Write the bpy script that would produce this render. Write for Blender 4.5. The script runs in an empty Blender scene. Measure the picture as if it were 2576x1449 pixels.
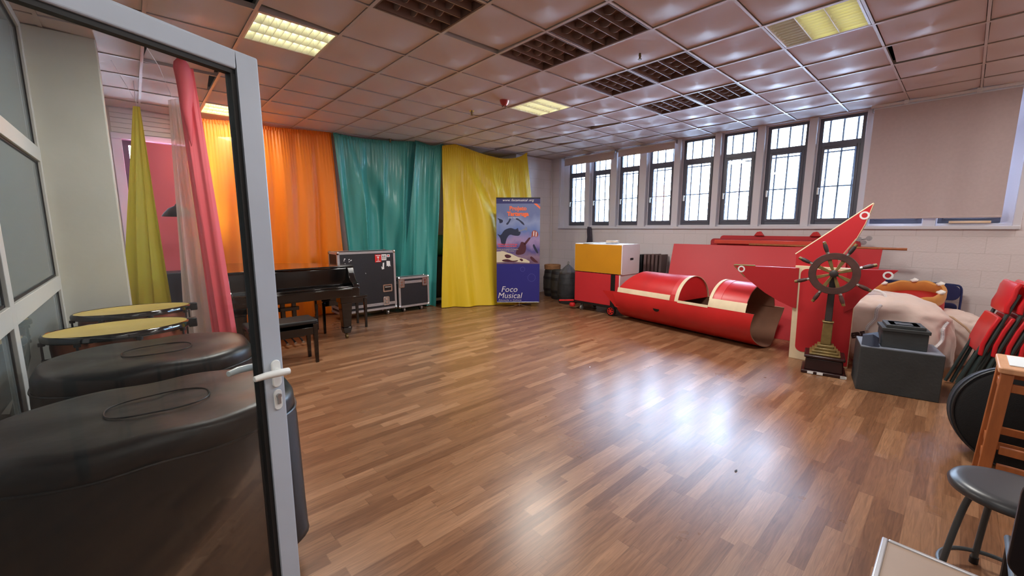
import bpy, bmesh, math, random
from math import pi, sin, cos, radians, hypot
from mathutils import Vector as V, Matrix as Mx
from mathutils.bvhtree import BVHTree
R = random.Random(11)
SC = bpy.context.scene
COL = SC.collection

# ------------------------------------------------------------------ materials
def lin(c):
    return tuple(((x / 255) / 12.92 if x / 255 <= .04045 else ((x / 255 + .055) / 1.055) ** 2.4) for x in c)

def mat(name, c, rough=.5, metal=0, spec=.5, noise=0, ns=6, bump=0, bs=30, coat=0, emit=0, transl=0, stretch=(1, 1, 1), ecol=None):
    m = bpy.data.materials.new(name); m.use_nodes = True
    nt = m.node_tree; N = nt.nodes; L = nt.links
    b = N['Principled BSDF']; out = N['Material Output']
    col = (*lin(c), 1)
    b.inputs['Base Color'].default_value = col
    b.inputs['Roughness'].default_value = rough
    b.inputs['Metallic'].default_value = metal
    b.inputs['Specular IOR Level'].default_value = spec
    b.inputs['Coat Weight'].default_value = coat
    b.inputs['Coat Roughness'].default_value = .08
    if noise or bump:
        tc = N.new('ShaderNodeTexCoord'); mp = N.new('ShaderNodeMapping')
        mp.inputs['Scale'].default_value = stretch
        L.new(tc.outputs['Object'], mp.inputs[0])
    if noise:
        n = N.new('ShaderNodeTexNoise'); n.inputs['Scale'].default_value = ns; n.inputs['Detail'].default_value = 5
        L.new(mp.outputs[0], n.inputs['Vector'])
        r = N.new('ShaderNodeValToRGB')
        r.color_ramp.elements[0].position = .3; r.color_ramp.elements[1].position = .72
        r.color_ramp.elements[0].color = tuple(x * (1 - noise) for x in col[:3]) + (1,)
        r.color_ramp.elements[1].color = tuple(min(1, x * (1 + noise * .6)) for x in col[:3]) + (1,)
        L.new(n.outputs['Fac'], r.inputs[0]); L.new(r.outputs[0], b.inputs['Base Color'])
        base = r.outputs[0]
    if bump:
        n2 = N.new('ShaderNodeTexNoise'); n2.inputs['Scale'].default_value = bs; n2.inputs['Detail'].default_value = 4
        L.new(mp.outputs[0], n2.inputs['Vector'])
        bp = N.new('ShaderNodeBump'); bp.inputs['Strength'].default_value = bump; bp.inputs['Distance'].default_value = .01
        L.new(n2.outputs['Fac'], bp.inputs['Height']); L.new(bp.outputs[0], b.inputs['Normal'])
    if emit:
        b.inputs['Emission Color'].default_value = (*(lin(ecol) if ecol else col[:3]), 1)
        b.inputs['Emission Strength'].default_value = emit
    if transl:
        t = N.new('ShaderNodeBsdfTranslucent'); t.inputs['Color'].default_value = col
        mx = N.new('ShaderNodeMixShader'); mx.inputs[0].default_value = transl
        L.new(b.outputs[0], mx.inputs[1]); L.new(t.outputs[0], mx.inputs[2]); L.new(mx.outputs[0], out.inputs[0])
    return m

def sheer(name, c, alpha):
    m = mat(name, c, .6, transl=.4); nt = m.node_tree; N = nt.nodes; L = nt.links
    out = N['Material Output']; src = out.inputs[0].links[0].from_socket
    t = N.new('ShaderNodeBsdfTransparent'); mx = N.new('ShaderNodeMixShader'); mx.inputs[0].default_value = alpha
    L.new(t.outputs[0], mx.inputs[1]); L.new(src, mx.inputs[2]); L.new(mx.outputs[0], out.inputs[0])
    return m

def glass(name, tint=(.93, .95, .95), veil=0, veilc=(200, 205, 205), refl=1.0):
    m = bpy.data.materials.new(name); m.use_nodes = True
    nt = m.node_tree; N = nt.nodes; L = nt.links
    N.remove(N['Principled BSDF']); out = N['Material Output']
    t = N.new('ShaderNodeBsdfTransparent'); t.inputs[0].default_value = (*tint, 1)
    g = N.new('ShaderNodeBsdfGlossy'); g.inputs['Roughness'].default_value = .0; g.inputs[0].default_value = (.95, .97, 1, 1)
    f = N.new('ShaderNodeFresnel'); f.inputs['IOR'].default_value = 1.5
    ma = N.new('ShaderNodeMath'); ma.operation = 'MULTIPLY'; ma.inputs[1].default_value = refl; L.new(f.outputs[0], ma.inputs[0])
    mx = N.new('ShaderNodeMixShader'); L.new(ma.outputs[0], mx.inputs[0]); L.new(t.outputs[0], mx.inputs[1]); L.new(g.outputs[0], mx.inputs[2])
    last = mx.outputs[0]
    if veil:
        d = N.new('ShaderNodeBsdfDiffuse'); d.inputs[0].default_value = (*lin(veilc), 1)
        m2 = N.new('ShaderNodeMixShader'); m2.inputs[0].default_value = veil  # thin even diffuse layer mixed over the pane
        L.new(last, m2.inputs[1]); L.new(d.outputs[0], m2.inputs[2]); last = m2.outputs[0]
    L.new(last, out.inputs[0])
    return m

def floor_mat():
    m = bpy.data.materials.new('laminate_floor'); m.use_nodes = True
    nt = m.node_tree; N = nt.nodes; L = nt.links; b = N['Principled BSDF']
    tc = N.new('ShaderNodeTexCoord'); sp = N.new('ShaderNodeSeparateXYZ'); L.new(tc.outputs['Object'], sp.inputs[0])
    def M(op, a, bb=None, c=None):
        n = N.new('ShaderNodeMath'); n.operation = op
        for i, x in enumerate((a, bb, c)):
            if x is None: continue
            if isinstance(x, (int, float)): n.inputs[i].default_value = x
            else: L.new(x, n.inputs[i])
        return n.outputs[0]
    def WN(x, y):
        c = N.new('ShaderNodeCombineXYZ'); L.new(x, c.inputs[0])
        if isinstance(y, (int, float)): c.inputs[1].default_value = y
        else: L.new(y, c.inputs[1])
        w = N.new('ShaderNodeTexWhiteNoise'); w.noise_dimensions = '2D'; L.new(c.outputs[0], w.inputs['Vector']); return w.outputs['Value']
    X, Y = sp.outputs[0], sp.outputs[1]
    W = .066; LN = .56
    row = M('FLOOR', M('DIVIDE', Y, W)); fr = M('FRACT', M('DIVIDE', Y, W))
    off = WN(row, 3.3)
    xx = M('ADD', M('DIVIDE', X, LN), M('MULTIPLY', off, 9.0))
    col = M('FLOOR', xx); fx = M('FRACT', xx)
    rnd = WN(row, col)
    ramp = N.new('ShaderNodeValToRGB'); cr = ramp.color_ramp
    stops = [(0, (116, 79, 55)), (.3, (128, 89, 63)), (.6, (137, 97, 69)), (.85, (146, 106, 77)), (1, (158, 117, 87))]
    cr.elements[0].color = (*lin(stops[0][1]), 1); cr.elements[1].color = (*lin(stops[-1][1]), 1)
    for p, c in stops[1:-1]:
        e = cr.elements.new(p); e.color = (*lin(c), 1)
    L.new(rnd, ramp.inputs[0])
    # grain: long noise along the strip, shifted per strip
    cv = N.new('ShaderNodeCombineXYZ'); L.new(M('MULTIPLY', X, 3.0), cv.inputs[0]); L.new(M('MULTIPLY', Y, 46.0), cv.inputs[1]); L.new(M('MULTIPLY', rnd, 37.0), cv.inputs[2])
    g = N.new('ShaderNodeTexNoise'); g.inputs['Scale'].default_value = 1.6; g.inputs['Detail'].default_value = 6; g.inputs['Distortion'].default_value = 1.2
    L.new(cv.outputs[0], g.inputs['Vector'])
    gr = N.new('ShaderNodeMapRange'); gr.inputs['From Min'].default_value = .3; gr.inputs['From Max'].default_value = .7
    gr.inputs['To Min'].default_value = .68; gr.inputs['To Max'].default_value = 1.14
    L.new(g.outputs['Fac'], gr.inputs['Value'])
    # seams: board of three strips, plus strip ends
    s1 = M('LESS_THAN', fr, .02)
    r3 = M('FRACT', M('DIVIDE', M('ADD', row, .5), 3.0)); s1b = M('MULTIPLY', s1, M('LESS_THAN', r3, .34))
    s2 = M('LESS_THAN', fx, .005)
    seam = M('MAXIMUM', s1b, M('MULTIPLY', s2, .6))
    k = M('MULTIPLY', gr.outputs[0], M('SUBTRACT', 1.0, M('MULTIPLY', seam, .35)))
    mx = N.new('ShaderNodeVectorMath'); mx.operation = 'SCALE'; L.new(ramp.outputs[0], mx.inputs[0]); L.new(k, mx.inputs['Scale'])
    L.new(mx.outputs[0], b.inputs['Base Color'])
    n3 = N.new('ShaderNodeTexNoise'); n3.inputs['Scale'].default_value = 2.2; n3.inputs['Detail'].default_value = 5
    L.new(tc.outputs['Object'], n3.inputs['Vector'])
    rr = N.new('ShaderNodeMapRange'); rr.inputs['To Min'].default_value = .24; rr.inputs['To Max'].default_value = .34; L.new(n3.outputs['Fac'], rr.inputs['Value'])
    L.new(rr.outputs[0], b.inputs['Roughness']); b.inputs['Specular IOR Level'].default_value = .36
    bp = N.new('ShaderNodeBump'); bp.inputs['Strength'].default_value = .06; bp.inputs['Distance'].default_value = .003
    L.new(g.outputs['Fac'], bp.inputs['Height']); L.new(bp.outputs[0], b.inputs['Normal'])
    return m

def block_wall(name, c, mort, bw=.4, bh=.2):
    m = bpy.data.materials.new(name); m.use_nodes = True
    nt = m.node_tree; N = nt.nodes; L = nt.links; b = N['Principled BSDF']
    tc = N.new('ShaderNodeTexCoord'); sp = N.new('ShaderNodeSeparateXYZ'); L.new(tc.outputs['Object'], sp.inputs[0])
    ad = N.new('ShaderNodeMath'); L.new(sp.outputs[0], ad.inputs[0]); L.new(sp.outputs[1], ad.inputs[1])
    cv = N.new('ShaderNodeCombineXYZ'); L.new(ad.outputs[0], cv.inputs[0]); L.new(sp.outputs[2], cv.inputs[1])
    br = N.new('ShaderNodeTexBrick'); br.inputs['Scale'].default_value = 1
    br.inputs['Color1'].default_value = (*lin(c), 1); br.inputs['Color2'].default_value = (*[x * .96 for x in lin(c)], 1)
    br.inputs['Mortar'].default_value = (*lin(mort), 1); br.inputs['Mortar Size'].default_value = .004
    br.inputs['Brick Width'].default_value = bw; br.inputs['Row Height'].default_value = bh
    L.new(cv.outputs[0], br.inputs['Vector']); L.new(br.outputs['Color'], b.inputs['Base Color'])
    n2 = N.new('ShaderNodeTexNoise'); n2.inputs['Scale'].default_value = 40
    bp = N.new('ShaderNodeBump'); bp.inputs['Strength'].default_value = .15; bp.inputs['Distance'].default_value = .01
    L.new(tc.outputs['Object'], n2.inputs['Vector']); L.new(n2.outputs['Fac'], bp.inputs['Height']); L.new(bp.outputs[0], b.inputs['Normal'])
    b.inputs['Roughness'].default_value = .55
    return m

WALL = mat('wall_paint', (214, 207, 205), .6, noise=.05, ns=1.5, bump=.1, bs=60)
BLOCK = block_wall('painted_block', (222, 212, 213), (206, 196, 196))
PILLAR = mat('pillar_paint', (202, 200, 188), .55, noise=.06, ns=2.5, bump=.2, bs=18)
def ceil_mat():
    m = mat('ceiling_tile', (212, 197, 192), .5, spec=.2); nt = m.node_tree; N = nt.nodes; L = nt.links; b = N['Principled BSDF']
    g = N.new('ShaderNodeNewGeometry'); sp = N.new('ShaderNodeSeparateXYZ'); L.new(g.outputs['Position'], sp.inputs[0]); o = []
    for ax_, off_ in ((0, .355 * .599), (1, .1 * .599)):
        a = N.new('ShaderNodeMath'); a.operation = 'SUBTRACT'; L.new(sp.outputs[ax_], a.inputs[0]); a.inputs[1].default_value = off_
        d = N.new('ShaderNodeMath'); d.operation = 'DIVIDE'; L.new(a.outputs[0], d.inputs[0]); d.inputs[1].default_value = .599
        f = N.new('ShaderNodeMath'); f.operation = 'FLOOR'; L.new(d.outputs[0], f.inputs[0])
        u = N.new('ShaderNodeMath'); u.operation = 'SUBTRACT'; L.new(d.outputs[0], u.inputs[0]); L.new(f.outputs[0], u.inputs[1])
        c = N.new('ShaderNodeMath'); c.operation = 'SUBTRACT'; L.new(u.outputs[0], c.inputs[0]); c.inputs[1].default_value = .5; o.append(c.outputs[0])
    ng = N.new('ShaderNodeMath'); ng.operation = 'MULTIPLY'; L.new(o[1], ng.inputs[0]); ng.inputs[1].default_value = -1
    cv = N.new('ShaderNodeCombineXYZ'); L.new(ng.outputs[0], cv.inputs[0]); L.new(o[0], cv.inputs[1])
    nm = N.new('ShaderNodeVectorMath'); nm.operation = 'NORMALIZE'; L.new(cv.outputs[0], nm.inputs[0]); L.new(nm.outputs[0], b.inputs['Tangent'])
    b.inputs['Anisotropic'].default_value = .8; b.inputs['Metallic'].default_value = .06; b.inputs['Roughness'].default_value = .56
    return m
CEIL = ceil_mat()
TBAR = mat('ceiling_bar', (205, 190, 182), .4)
PLENUM = mat('dark_void', (38, 34, 32), .9)
FLOOR = floor_mat()
ALU = mat('white_aluminium', (176, 186, 198), .32, noise=.03, ns=8)
ALU2 = mat('cream_aluminium', (205, 204, 196), .35)
GASK = mat('black_rubber', (14, 15, 16), .6)
GLASS = glass('door_glass', (.90, .92, .92), .010, refl=.36)
GLASSP = glass('partition_glass', (.72, .77, .77), .30, (150, 160, 158))
GLASSW = glass('window_glass', (.97, .985, 1))
DARKF = mat('dark_window_frame', (92, 94, 108), .35, noise=.05)  # blue-grey lifted in the colour to stand for window flare
IRON = mat('grille_iron', (60, 62, 72), .5)
CHROME = mat('chrome', (205, 205, 205), .18, 1)
STEEL = mat('galvanised_steel', (168, 168, 170), .35, .8)
BLIND = mat('blind_fabric', (198, 182, 182), .85, noise=.04, ns=30)
ORANGE = mat('orange_satin', (255, 138, 26), .45, transl=.2)
TEAL = mat('teal_satin', (84, 176, 172), .28, spec=.7, transl=.08)
YELLOW = mat('yellow_satin', (232, 198, 44), .42, transl=.12)
PINKC = mat('pink_cloth', (236, 104, 116), .6, transl=.25)
PINKW = mat('pink_panel', (206, 92, 104), .7)
LIME = mat('lime_cloth', (196, 186, 62), .5, transl=.3)
SHEER = sheer('white_sheer', (222, 208, 200), .72)
BLACKG = mat('piano_black', (6, 6, 7), .1, coat=.7)
BLACKS = mat('black_satin', (16, 16, 18), .45)
BLACKF = mat('black_fabric', (12, 13, 16), .85, bump=.15, bs=200)
VINYL = mat('black_vinyl', (16, 17, 19), .38, spec=.4, noise=.25, ns=4, bump=.25, bs=7)
LAMIN = mat('case_laminate', (26, 27, 33), .5, noise=.15, ns=30, bump=.2, bs=300)
CASEAL = mat('case_aluminium', (186, 186, 190), .3, .55, noise=.06, ns=20)
RED = mat('red_paint', (196, 36, 38), .38, noise=.12, ns=3, bump=.06, bs=12)
RED2 = mat('red_board', (192, 40, 48), .5, noise=.06, ns=2)
REDD = mat('dark_red_board', (168, 30, 38), .5, noise=.06, ns=2)
CREAM = mat('cream_paint', (226, 208, 176), .5, noise=.08, ns=9)
WHITEP = mat('white_paint', (226, 224, 226), .45, noise=.03, ns=5)
MUST = mat('mustard_paint', (196, 134, 22), .45, noise=.06, ns=3)
CARDB = mat('raw_cardboard', (124, 86, 66), .8, noise=.15, ns=5)
GREENE = mat('green_edge', (110, 120, 60), .6)
BROWNW = mat('helm_wood', (74, 46, 42), .5, noise=.3, ns=12, bump=.15, bs=20)
BRONZE = mat('helm_bronze', (122, 102, 60), .4, .25, noise=.35, ns=14)
DARKW = mat('helm_dark', (52, 44, 44), .45, noise=.3, ns=10)
MAHOG = mat('helm_base', (46, 20, 20), .35, noise=.4, ns=6)
SACK = mat('sack_cloth', (214, 194, 186), .75, noise=.1, ns=4, bump=.8, bs=7)
GOLD = mat('gold_cloth', (214, 150, 82), .4, noise=.15, ns=6, bump=.35, bs=9)
CROWNR = mat('crown_red', (176, 20, 22), .5)
TUFT = mat('white_tuft', (232, 228, 224), .9)
NAVY = mat('navy_plastic', (22, 32, 84), .45)
REDP = mat('red_plastic', (212, 34, 42), .32)
GREYM = mat('grey_green_metal', (62, 74, 74), .4, .2, noise=.15, ns=8)
CHARC = mat('charcoal_paint', (54, 57, 59), .6, noise=.22, ns=5, bump=.15, bs=40)
POUCH = mat('navy_pouch', (38, 46, 66), .55)
OAK = mat('stool_wood', (166, 96, 52), .45, noise=.18, ns=5, stretch=(8, 8, 1.2))
OAKT = mat('stool_top', (206, 152, 112), .5, noise=.12, ns=6, stretch=(1.5, 8, 1))
PAPER = mat('paper', (222, 228, 232), .7)
TABLET = mat('table_laminate', (160, 136, 118), .5, noise=.05, ns=8)
BARREL = mat('barrel_plastic', (64, 60, 56), .55, noise=.4, ns=6)
BAR2 = mat('barrel_charcoal', (48, 48, 52), .55, noise=.35, ns=6)
HOOPM = mat('barrel_hoop', (36, 32, 34), .5)
STRAW = mat('straw_rim', (166, 120, 82), .7, noise=.2, ns=20)
DRUMH = mat('drum_head', (196, 172, 96), .4, noise=.12, ns=4)
COPPER = mat('copper', (150, 84, 58), .3, .8)
POSTR = mat('banner_blue', (44, 44, 124), .3, noise=.05, ns=2)
GREENC = mat('green_cloth', (52, 128, 92), .6)
SMOKE = mat('red_detector', (168, 52, 48), .4)
HANDW = mat('handle_white', (226, 230, 228), .3)
LOUVW = mat('louver_white', (236, 236, 222), .35)
LOUVD = mat('louver_floor_brown', (152, 124, 112), .4, .1)  # mirror louvers; the reflected floor brown is painted into the colour
TRAYD = mat('tray_dark', (112, 86, 76), .5)
TUBE = mat('lamp_on', (255, 250, 200), .5, emit=.5, ecol=(255, 251, 226))
TUBE3 = mat('lamp_on_diffuse', (255, 250, 190), .5, emit=.3, ecol=(250, 248, 170))
TUBE4 = mat('lamp_on_warm', (255, 250, 200), .5, emit=2.2, ecol=(255, 236, 190))
TUBEX = mat('lamp_off', (150, 148, 140), .4)
BUILD = mat('facade', (196, 206, 212), .8)
GROUND = mat('yard_ground', (120, 122, 124), .9)
WHITEF = mat('white_flat', (230, 230, 230), .7)
BLACKT = mat('black_print', (20, 18, 18), .7)
REDT = mat('red_sticker', (214, 34, 28), .5)

# ------------------------------------------------------------------ mesh helpers
def NB(): return bmesh.new()

def addf(bm, vs, faces, mi=0):
    v = [bm.verts.new(p) for p in vs]
    for f in faces:
        try:
            fc = bm.faces.new([v[i] for i in f]); fc.material_index = mi
        except ValueError: pass
    return v

CUBE = [(0, 3, 2, 1), (4, 5, 6, 7), (0, 1, 5, 4), (1, 2, 6, 5), (2, 3, 7, 6), (3, 0, 4, 7)]
def box(bm, lo, hi, mi=0, M=None):
    (a, b, c), (d, e, f) = lo, hi
    ps = [V(p) for p in ((a, b, c), (d, b, c), (d, e, c), (a, e, c), (a, b, f), (d, b, f), (d, e, f), (a, e, f))]
    if M is not None: ps = [M @ p for p in ps]
    return addf(bm, ps, CUBE, mi)

def hexa(bm, b4, t4, mi=0):
    return addf(bm, [V(p) for p in list(b4) + list(t4)], CUBE, mi)

def basis(d):
    d = V(d).normalized(); a = V((0, 0, 1)) if abs(d.z) < .9 else V((1, 0, 0))
    u = d.cross(a).normalized(); return u, d.cross(u).normalized(), d

def cyl(bm, p, q, r1, r2=None, n=16, mi=0, cap=True):
    p, q = V(p), V(q); r2 = r1 if r2 is None else r2
    u, w, d = basis(q - p)
    A = [p + (u * cos(2 * pi * i / n) + w * sin(2 * pi * i / n)) * r1 for i in range(n)]
    B = [q + (u * cos(2 * pi * i / n) + w * sin(2 * pi * i / n)) * r2 for i in range(n)]
    fs = [(i, (i + 1) % n, n + (i + 1) % n, n + i) for i in range(n)]
    if cap: fs += [tuple(range(n))[::-1], tuple(range(n, 2 * n))]
    addf(bm, A + B, fs, mi)

def tube(bm, pts, r, n=8, mi=0, closed=False):
    pts = [V(p) for p in pts]; m = len(pts); rings = []
    rr = r if isinstance(r, (list, tuple)) else [r] * m
    prev = None
    for i, p in enumerate(pts):
        a = pts[(i - 1) % m] if (closed or i > 0) else p
        b = pts[(i + 1) % m] if (closed or i < m - 1) else p
        d = (b - a).normalized()
        if prev is None: u = basis(d)[0]
        else: u = (prev - d * prev.dot(d)).normalized()
        prev = u; w = d.cross(u)
        rings.append([bm.verts.new(p + (u * cos(2 * pi * k / n) + w * sin(2 * pi * k / n)) * rr[i]) for k in range(n)])
    for i in range(m if closed else m - 1):
        A, B = rings[i], rings[(i + 1) % m]
        for k in range(n):
            f = bm.faces.new((A[k], A[(k + 1) % n], B[(k + 1) % n], B[k])); f.material_index = mi
    if not closed:
        bm.faces.new(rings[0][::-1]).material_index = mi; bm.faces.new(rings[-1]).material_index = mi

def lathe(bm, prof, M=None, n=40, mi=0, closed=False):
    M = M or Mx.Identity(4); rings = []
    for r, z in prof:
        if r < 1e-5: rings.append([bm.verts.new(M @ V((0, 0, z)))])
        else: rings.append([bm.verts.new(M @ V((r * cos(2 * pi * k / n), r * sin(2 * pi * k / n), z))) for k in range(n)])
    L = len(rings)
    for i in range(L if closed else L - 1):
        A, B = rings[i], rings[(i + 1) % L]
        if len(A) == 1 and len(B) == 1: continue
        for k in range(n):
            k2 = (k + 1) % n
            if len(A) == 1: vs = (A[0], B[k2], B[k])
            elif len(B) == 1: vs = (A[k], A[k2], B[0])
            else: vs = (A[k], A[k2], B[k2], B[k])
            bm.faces.new(vs).material_index = mi

def prism(bm, poly, d, M=None, mi=0, mi2=None):
    """polygon in local XY, thickness d along local +Z; outline may be concave"""
    M = M or Mx.Identity(4); n = len(poly)
    a = [bm.verts.new(M @ V((x, y, 0))) for x, y in poly]; b = [bm.verts.new(M @ V((x, y, d))) for x, y in poly]
    f = bm.faces.new(a[::-1]); f.material_index = mi; g = bm.faces.new(b); g.material_index = mi
    for i in range(n):
        bm.faces.new((a[i], a[(i + 1) % n], b[(i + 1) % n], b[i])).material_index = mi if mi2 is None else mi2

def ringprism(bm, outer, inner, d, M=None, mi=0):
    M = M or Mx.Identity(4); n = len(outer)
    q = []
    for z in (0, d):
        q.append([bm.verts.new(M @ V((x, y, z))) for x, y in outer]); q.append([bm.verts.new(M @ V((x, y, z))) for x, y in inner])
    for i in range(n):
        j = (i + 1) % n
        for f in ((q[0][i], q[1][i], q[1][j], q[0][j]), (q[2][i], q[2][j], q[3][j], q[3][i]), (q[0][i], q[0][j], q[2][j], q[2][i]), (q[1][i], q[3][i], q[3][j], q[1][j])):
            bm.faces.new(f).material_index = mi

def rrect(x0, y0, x1, y1, r, n=5):
    o = []
    for cx, cy, a in ((x1 - r, y0 + r, -90), (x1 - r, y1 - r, 0), (x0 + r, y1 - r, 90), (x0 + r, y0 + r, 180)):
        for i in range(n + 1):
            t = radians(a + 90 * i / n); o.append((cx + r * cos(t), cy + r * sin(t)))
    return o

def circ(cx, cy, r, n=28): return [(cx + r * cos(2 * pi * i / n), cy + r * sin(2 * pi * i / n)) for i in range(n)]

def frame(o, x, y, z=None):
    """matrix with origin o, local x/y axes; z = x cross y"""
    x = V(x).normalized(); y = V(y); y = (y - x * y.dot(x)).normalized(); z = x.cross(y)
    m = Mx.Identity(4)
    for i in range(3): m[i][0], m[i][1], m[i][2], m[i][3] = x[i], y[i], z[i], o[i]
    return m

# ------------------------------------------------------------------ object helpers
def W(o):
    m = o.matrix_basis.copy()
    while o.parent: o = o.parent; m = o.matrix_basis @ m
    return m

def tag(o, label=None, cat=None, group=None, kind=None):
    if label: o['label'] = label
    if cat: o['category'] = cat
    if group: o['group'] = group
    if kind: o['kind'] = kind
    return o

def root(name, loc, label=None, cat=None, group=None, kind=None, rz=0):
    o = bpy.data.objects.new(name, None); COL.objects.link(o); o.location = loc; o.rotation_euler = (0, 0, rz)
    o.empty_display_size = .1
    return tag(o, label, cat, group, kind)

def ob(name, bm, mats, parent=None, label=None, cat=None, group=None, kind=None, bev=0, seg=2, ang=38, smooth=True, weld=True):
    """geometry is given in world coordinates"""
    if weld: bmesh.ops.remove_doubles(bm, verts=bm.verts, dist=1e-6)
    bmesh.ops.recalc_face_normals(bm, faces=bm.faces)
    if parent is not None: bm.transform(W(parent).inverted()); loc = None
    else:
        lo = [min(v.co[i] for v in bm.verts) for i in range(3)]; hi = [max(v.co[i] for v in bm.verts) for i in range(3)]
        loc = V(((lo[0] + hi[0]) / 2, (lo[1] + hi[1]) / 2, lo[2])); bm.transform(Mx.Translation(-loc))
    me = bpy.data.meshes.new(name); bm.to_mesh(me); bm.free()
    for m in (mats if isinstance(mats, (list, tuple)) else [mats]): me.materials.append(m)
    if smooth:
        for p in me.polygons: p.use_smooth = True
        me.set_sharp_from_angle(angle=radians(ang))
    o = bpy.data.objects.new(name, me); COL.objects.link(o)
    if parent is not None: o.parent = parent
    else: o.location = loc
    if bev:
        b = o.modifiers.new('bevel', 'BEVEL'); b.width = bev; b.segments = seg; b.limit_method = 'ANGLE'; b.angle_limit = radians(40)
        b.harden_normals = False
    return tag(o, label, cat, group, kind)

def dup(o, loc=None, rz=None, label=None, parent=None):
    c = o.copy(); COL.objects.link(c)
    if parent is not None: c.parent = parent
    if loc is not None: c.location = loc
    if rz is not None: c.rotation_euler = (0, 0, rz)
    if label: c['label'] = label
    for ch in list(o.children): dup(ch, parent=c)
    return c

def text_bm(s, size, M, align='CENTER', shear=0, depth=.0015, bold=0, space=1.0):
    cu = bpy.data.curves.new('t', 'FONT'); cu.body = s; cu.size = size; cu.align_x = align; cu.align_y = 'CENTER'
    cu.shear = shear; cu.extrude = depth / 2; cu.offset = bold; cu.space_character = space; cu.resolution_u = 3
    o = bpy.data.objects.new('t', cu); COL.objects.link(o)
    dg = bpy.context.evaluated_depsgraph_get()
    me = bpy.data.meshes.new_from_object(o.evaluated_get(dg))
    bm = NB(); bm.from_mesh(me); bm.transform(M)
    bpy.data.objects.remove(o); bpy.data.curves.remove(cu); bpy.data.meshes.remove(me)
    return bm

# text meshes are made first, while the scene is empty
H = 3.067; HC = 1.5
BX = frame((4.99, 5.90, 0), (5.59 - 4.99, 5.35 - 5.90, 0), (0, 0, 1))      # banner sheet: x along it, y up, z to the camera
def bt(s, size, x, y, **k): return text_bm(s, size, BX @ Mx.Translation((x, y, .006)), **k)
T_url = bt('www. focomusical .org', .062, .40, 2.005 + .0, shear=.25)
T_pro = bt('Projeto', .105, .40, 1.855, bold=.004)
T_tar = bt('Tartaruga', .10, .40, 1.755, bold=.006)
T_aut = bt('Jorge Salgueiro', .032, .32, 1.69, align='CENTER')
T_foco = bt('Foco', .155, .235, .345, shear=.22)
T_mus = bt('Musical', .155, .245, .225, shear=.22)
T_edu = bt('Educação e Cultura', .043, .25, .14, shear=.2, space=1.25)
T_red = bt('História de um herói que\nnunca se cansa de ouvir', .036, .205, 1.18, bold=.001)
T_wht = bt('Versão de Orquestra Portuguesa\nSinfonietta de Lisboa', .03, .205, 1.09)
T_per = text_bm('PERE', .075, Mx.Identity(4), bold=.006, align='LEFT')
T_fc = text_bm('FC', .03, frame((3.165, 6.607, .90), (1, 0, 0), (0, 0, 1)))

# ------------------------------------------------------------------ the setting
def slab(name, lo, hi, m, kind='structure', label=None, parent=None):
    b = NB(); box(b, lo, hi); return ob(name, b, m, parent, label, kind=kind if parent is None else None, smooth=False)

slab('floor', (-2.7, -2.4, -.06), (7.5, 7.8, 0), FLOOR, label='wood-strip laminate floor with a glossy finish')
G = .599; X0 = .355 * G; Y0 = .1 * G
def cx(i): return X0 + G * i
def cy(j): return Y0 + G * j
lit = [(1, 6), (6, 6), (6, 1), (1, 11)]; off = [(2, 4), (4, 4), (4, 3), (6, 4), (6, 3), (8, 4), (8, 3)]
skip = set(lit + off)
# displaced tiles: corner pulls (x0y0, x1y0, x1y1, x0y1) as (dx, dy, dz)
MOVE = {(8, 6): [(0, 0, 0), (-.04, 0, -.004), (-.12, 0, .012), (0, 0, 0)], (8, 9): [(0, 0, 0), (-.10, 0, .01), (-.03, 0, 0), (0, 0, 0)],
        (8, 8): [(0, 0, 0), (-.02, 0, 0), (-.08, -.02, .01), (0, 0, 0)], (9, 8): [(.02, 0, 0), (0, 0, 0), (-.1, 0, .01), (.0, -.05, 0)],
        (8, 0): [(.05, 0, .02), (-.01, 0, 0), (-.03, -.02, 0), (.02, -.03, .02)], (1, 5): [(0, .02, 0), (0, 0, 0), (0, -.02, 0), (0, -.05, .02)],
        (3, 4): [(0, 0, 0), (0, 0, 0), (0, -.035, .012), (0, -.02, .012)], (0, 5): [(.06, .04, .02), (-.03, 0, 0), (-.05, -.11, .02), (.0, -.13, .02)],
        (0, 8): [(.04, .0, .02), (-.07, 0, .02), (-.03, -.03, .01), (0, 0, .02)], (0, 9): [(0, .05, 0), (-.06, 0, .02), (-.02, 0, 0), (0, 0, 0)],
        (8, 10): [(0, 0, 0), (-.05, 0, 0), (-.09, 0, .01), (0, 0, 0)]}
bm = NB(); NT = 8
for i in range(-5, 12):
    for j in range(-4, 13):
        if (i, j) in skip: continue
        if (i, j) == (0, 5): pass
        xa, xb = max(cx(i), -2.6), min(cx(i + 1), 7.34); ya, yb = max(cy(j), -2.3), min(cy(j + 1), 7.65)
        if xb - xa < .02 or yb - ya < .02: continue
        mv = MOVE.get((i, j), [(R.uniform(-.002, .002), R.uniform(-.002, .002), R.uniform(-.001, .003)) for _ in range(4)])
        mx_, my_ = cx(i) + G / 2, cy(j) + G / 2; g = []
        for a in range(NT + 1):
            r = []
            for b in range(NT + 1):
                u, v = a / NT, b / NT
                x = xa + .012 + (xb - xa - .024) * u; y = ya + .012 + (yb - ya - .024) * v
                w = ((1 - u) * (1 - v), u * (1 - v), u * v, (1 - u) * v)
                dx, dy, dz = (sum(w[k] * mv[k][q] for k in range(4)) for q in range(3))
                rr = min(1, hypot((x - mx_) * 2 / G, (y - my_) * 2 / G))
                sq = max(abs(x - mx_), abs(y - my_)) * 2 / G
                r.append(bm.verts.new((x + dx, y + dy, H + .006 + dz - .022 * (1 - rr))))
            g.append(r)
        for a in range(NT):
            for b in range(NT): bm.faces.new((g[a][b], g[a][b + 1], g[a + 1][b + 1], g[a + 1][b]))
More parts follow.
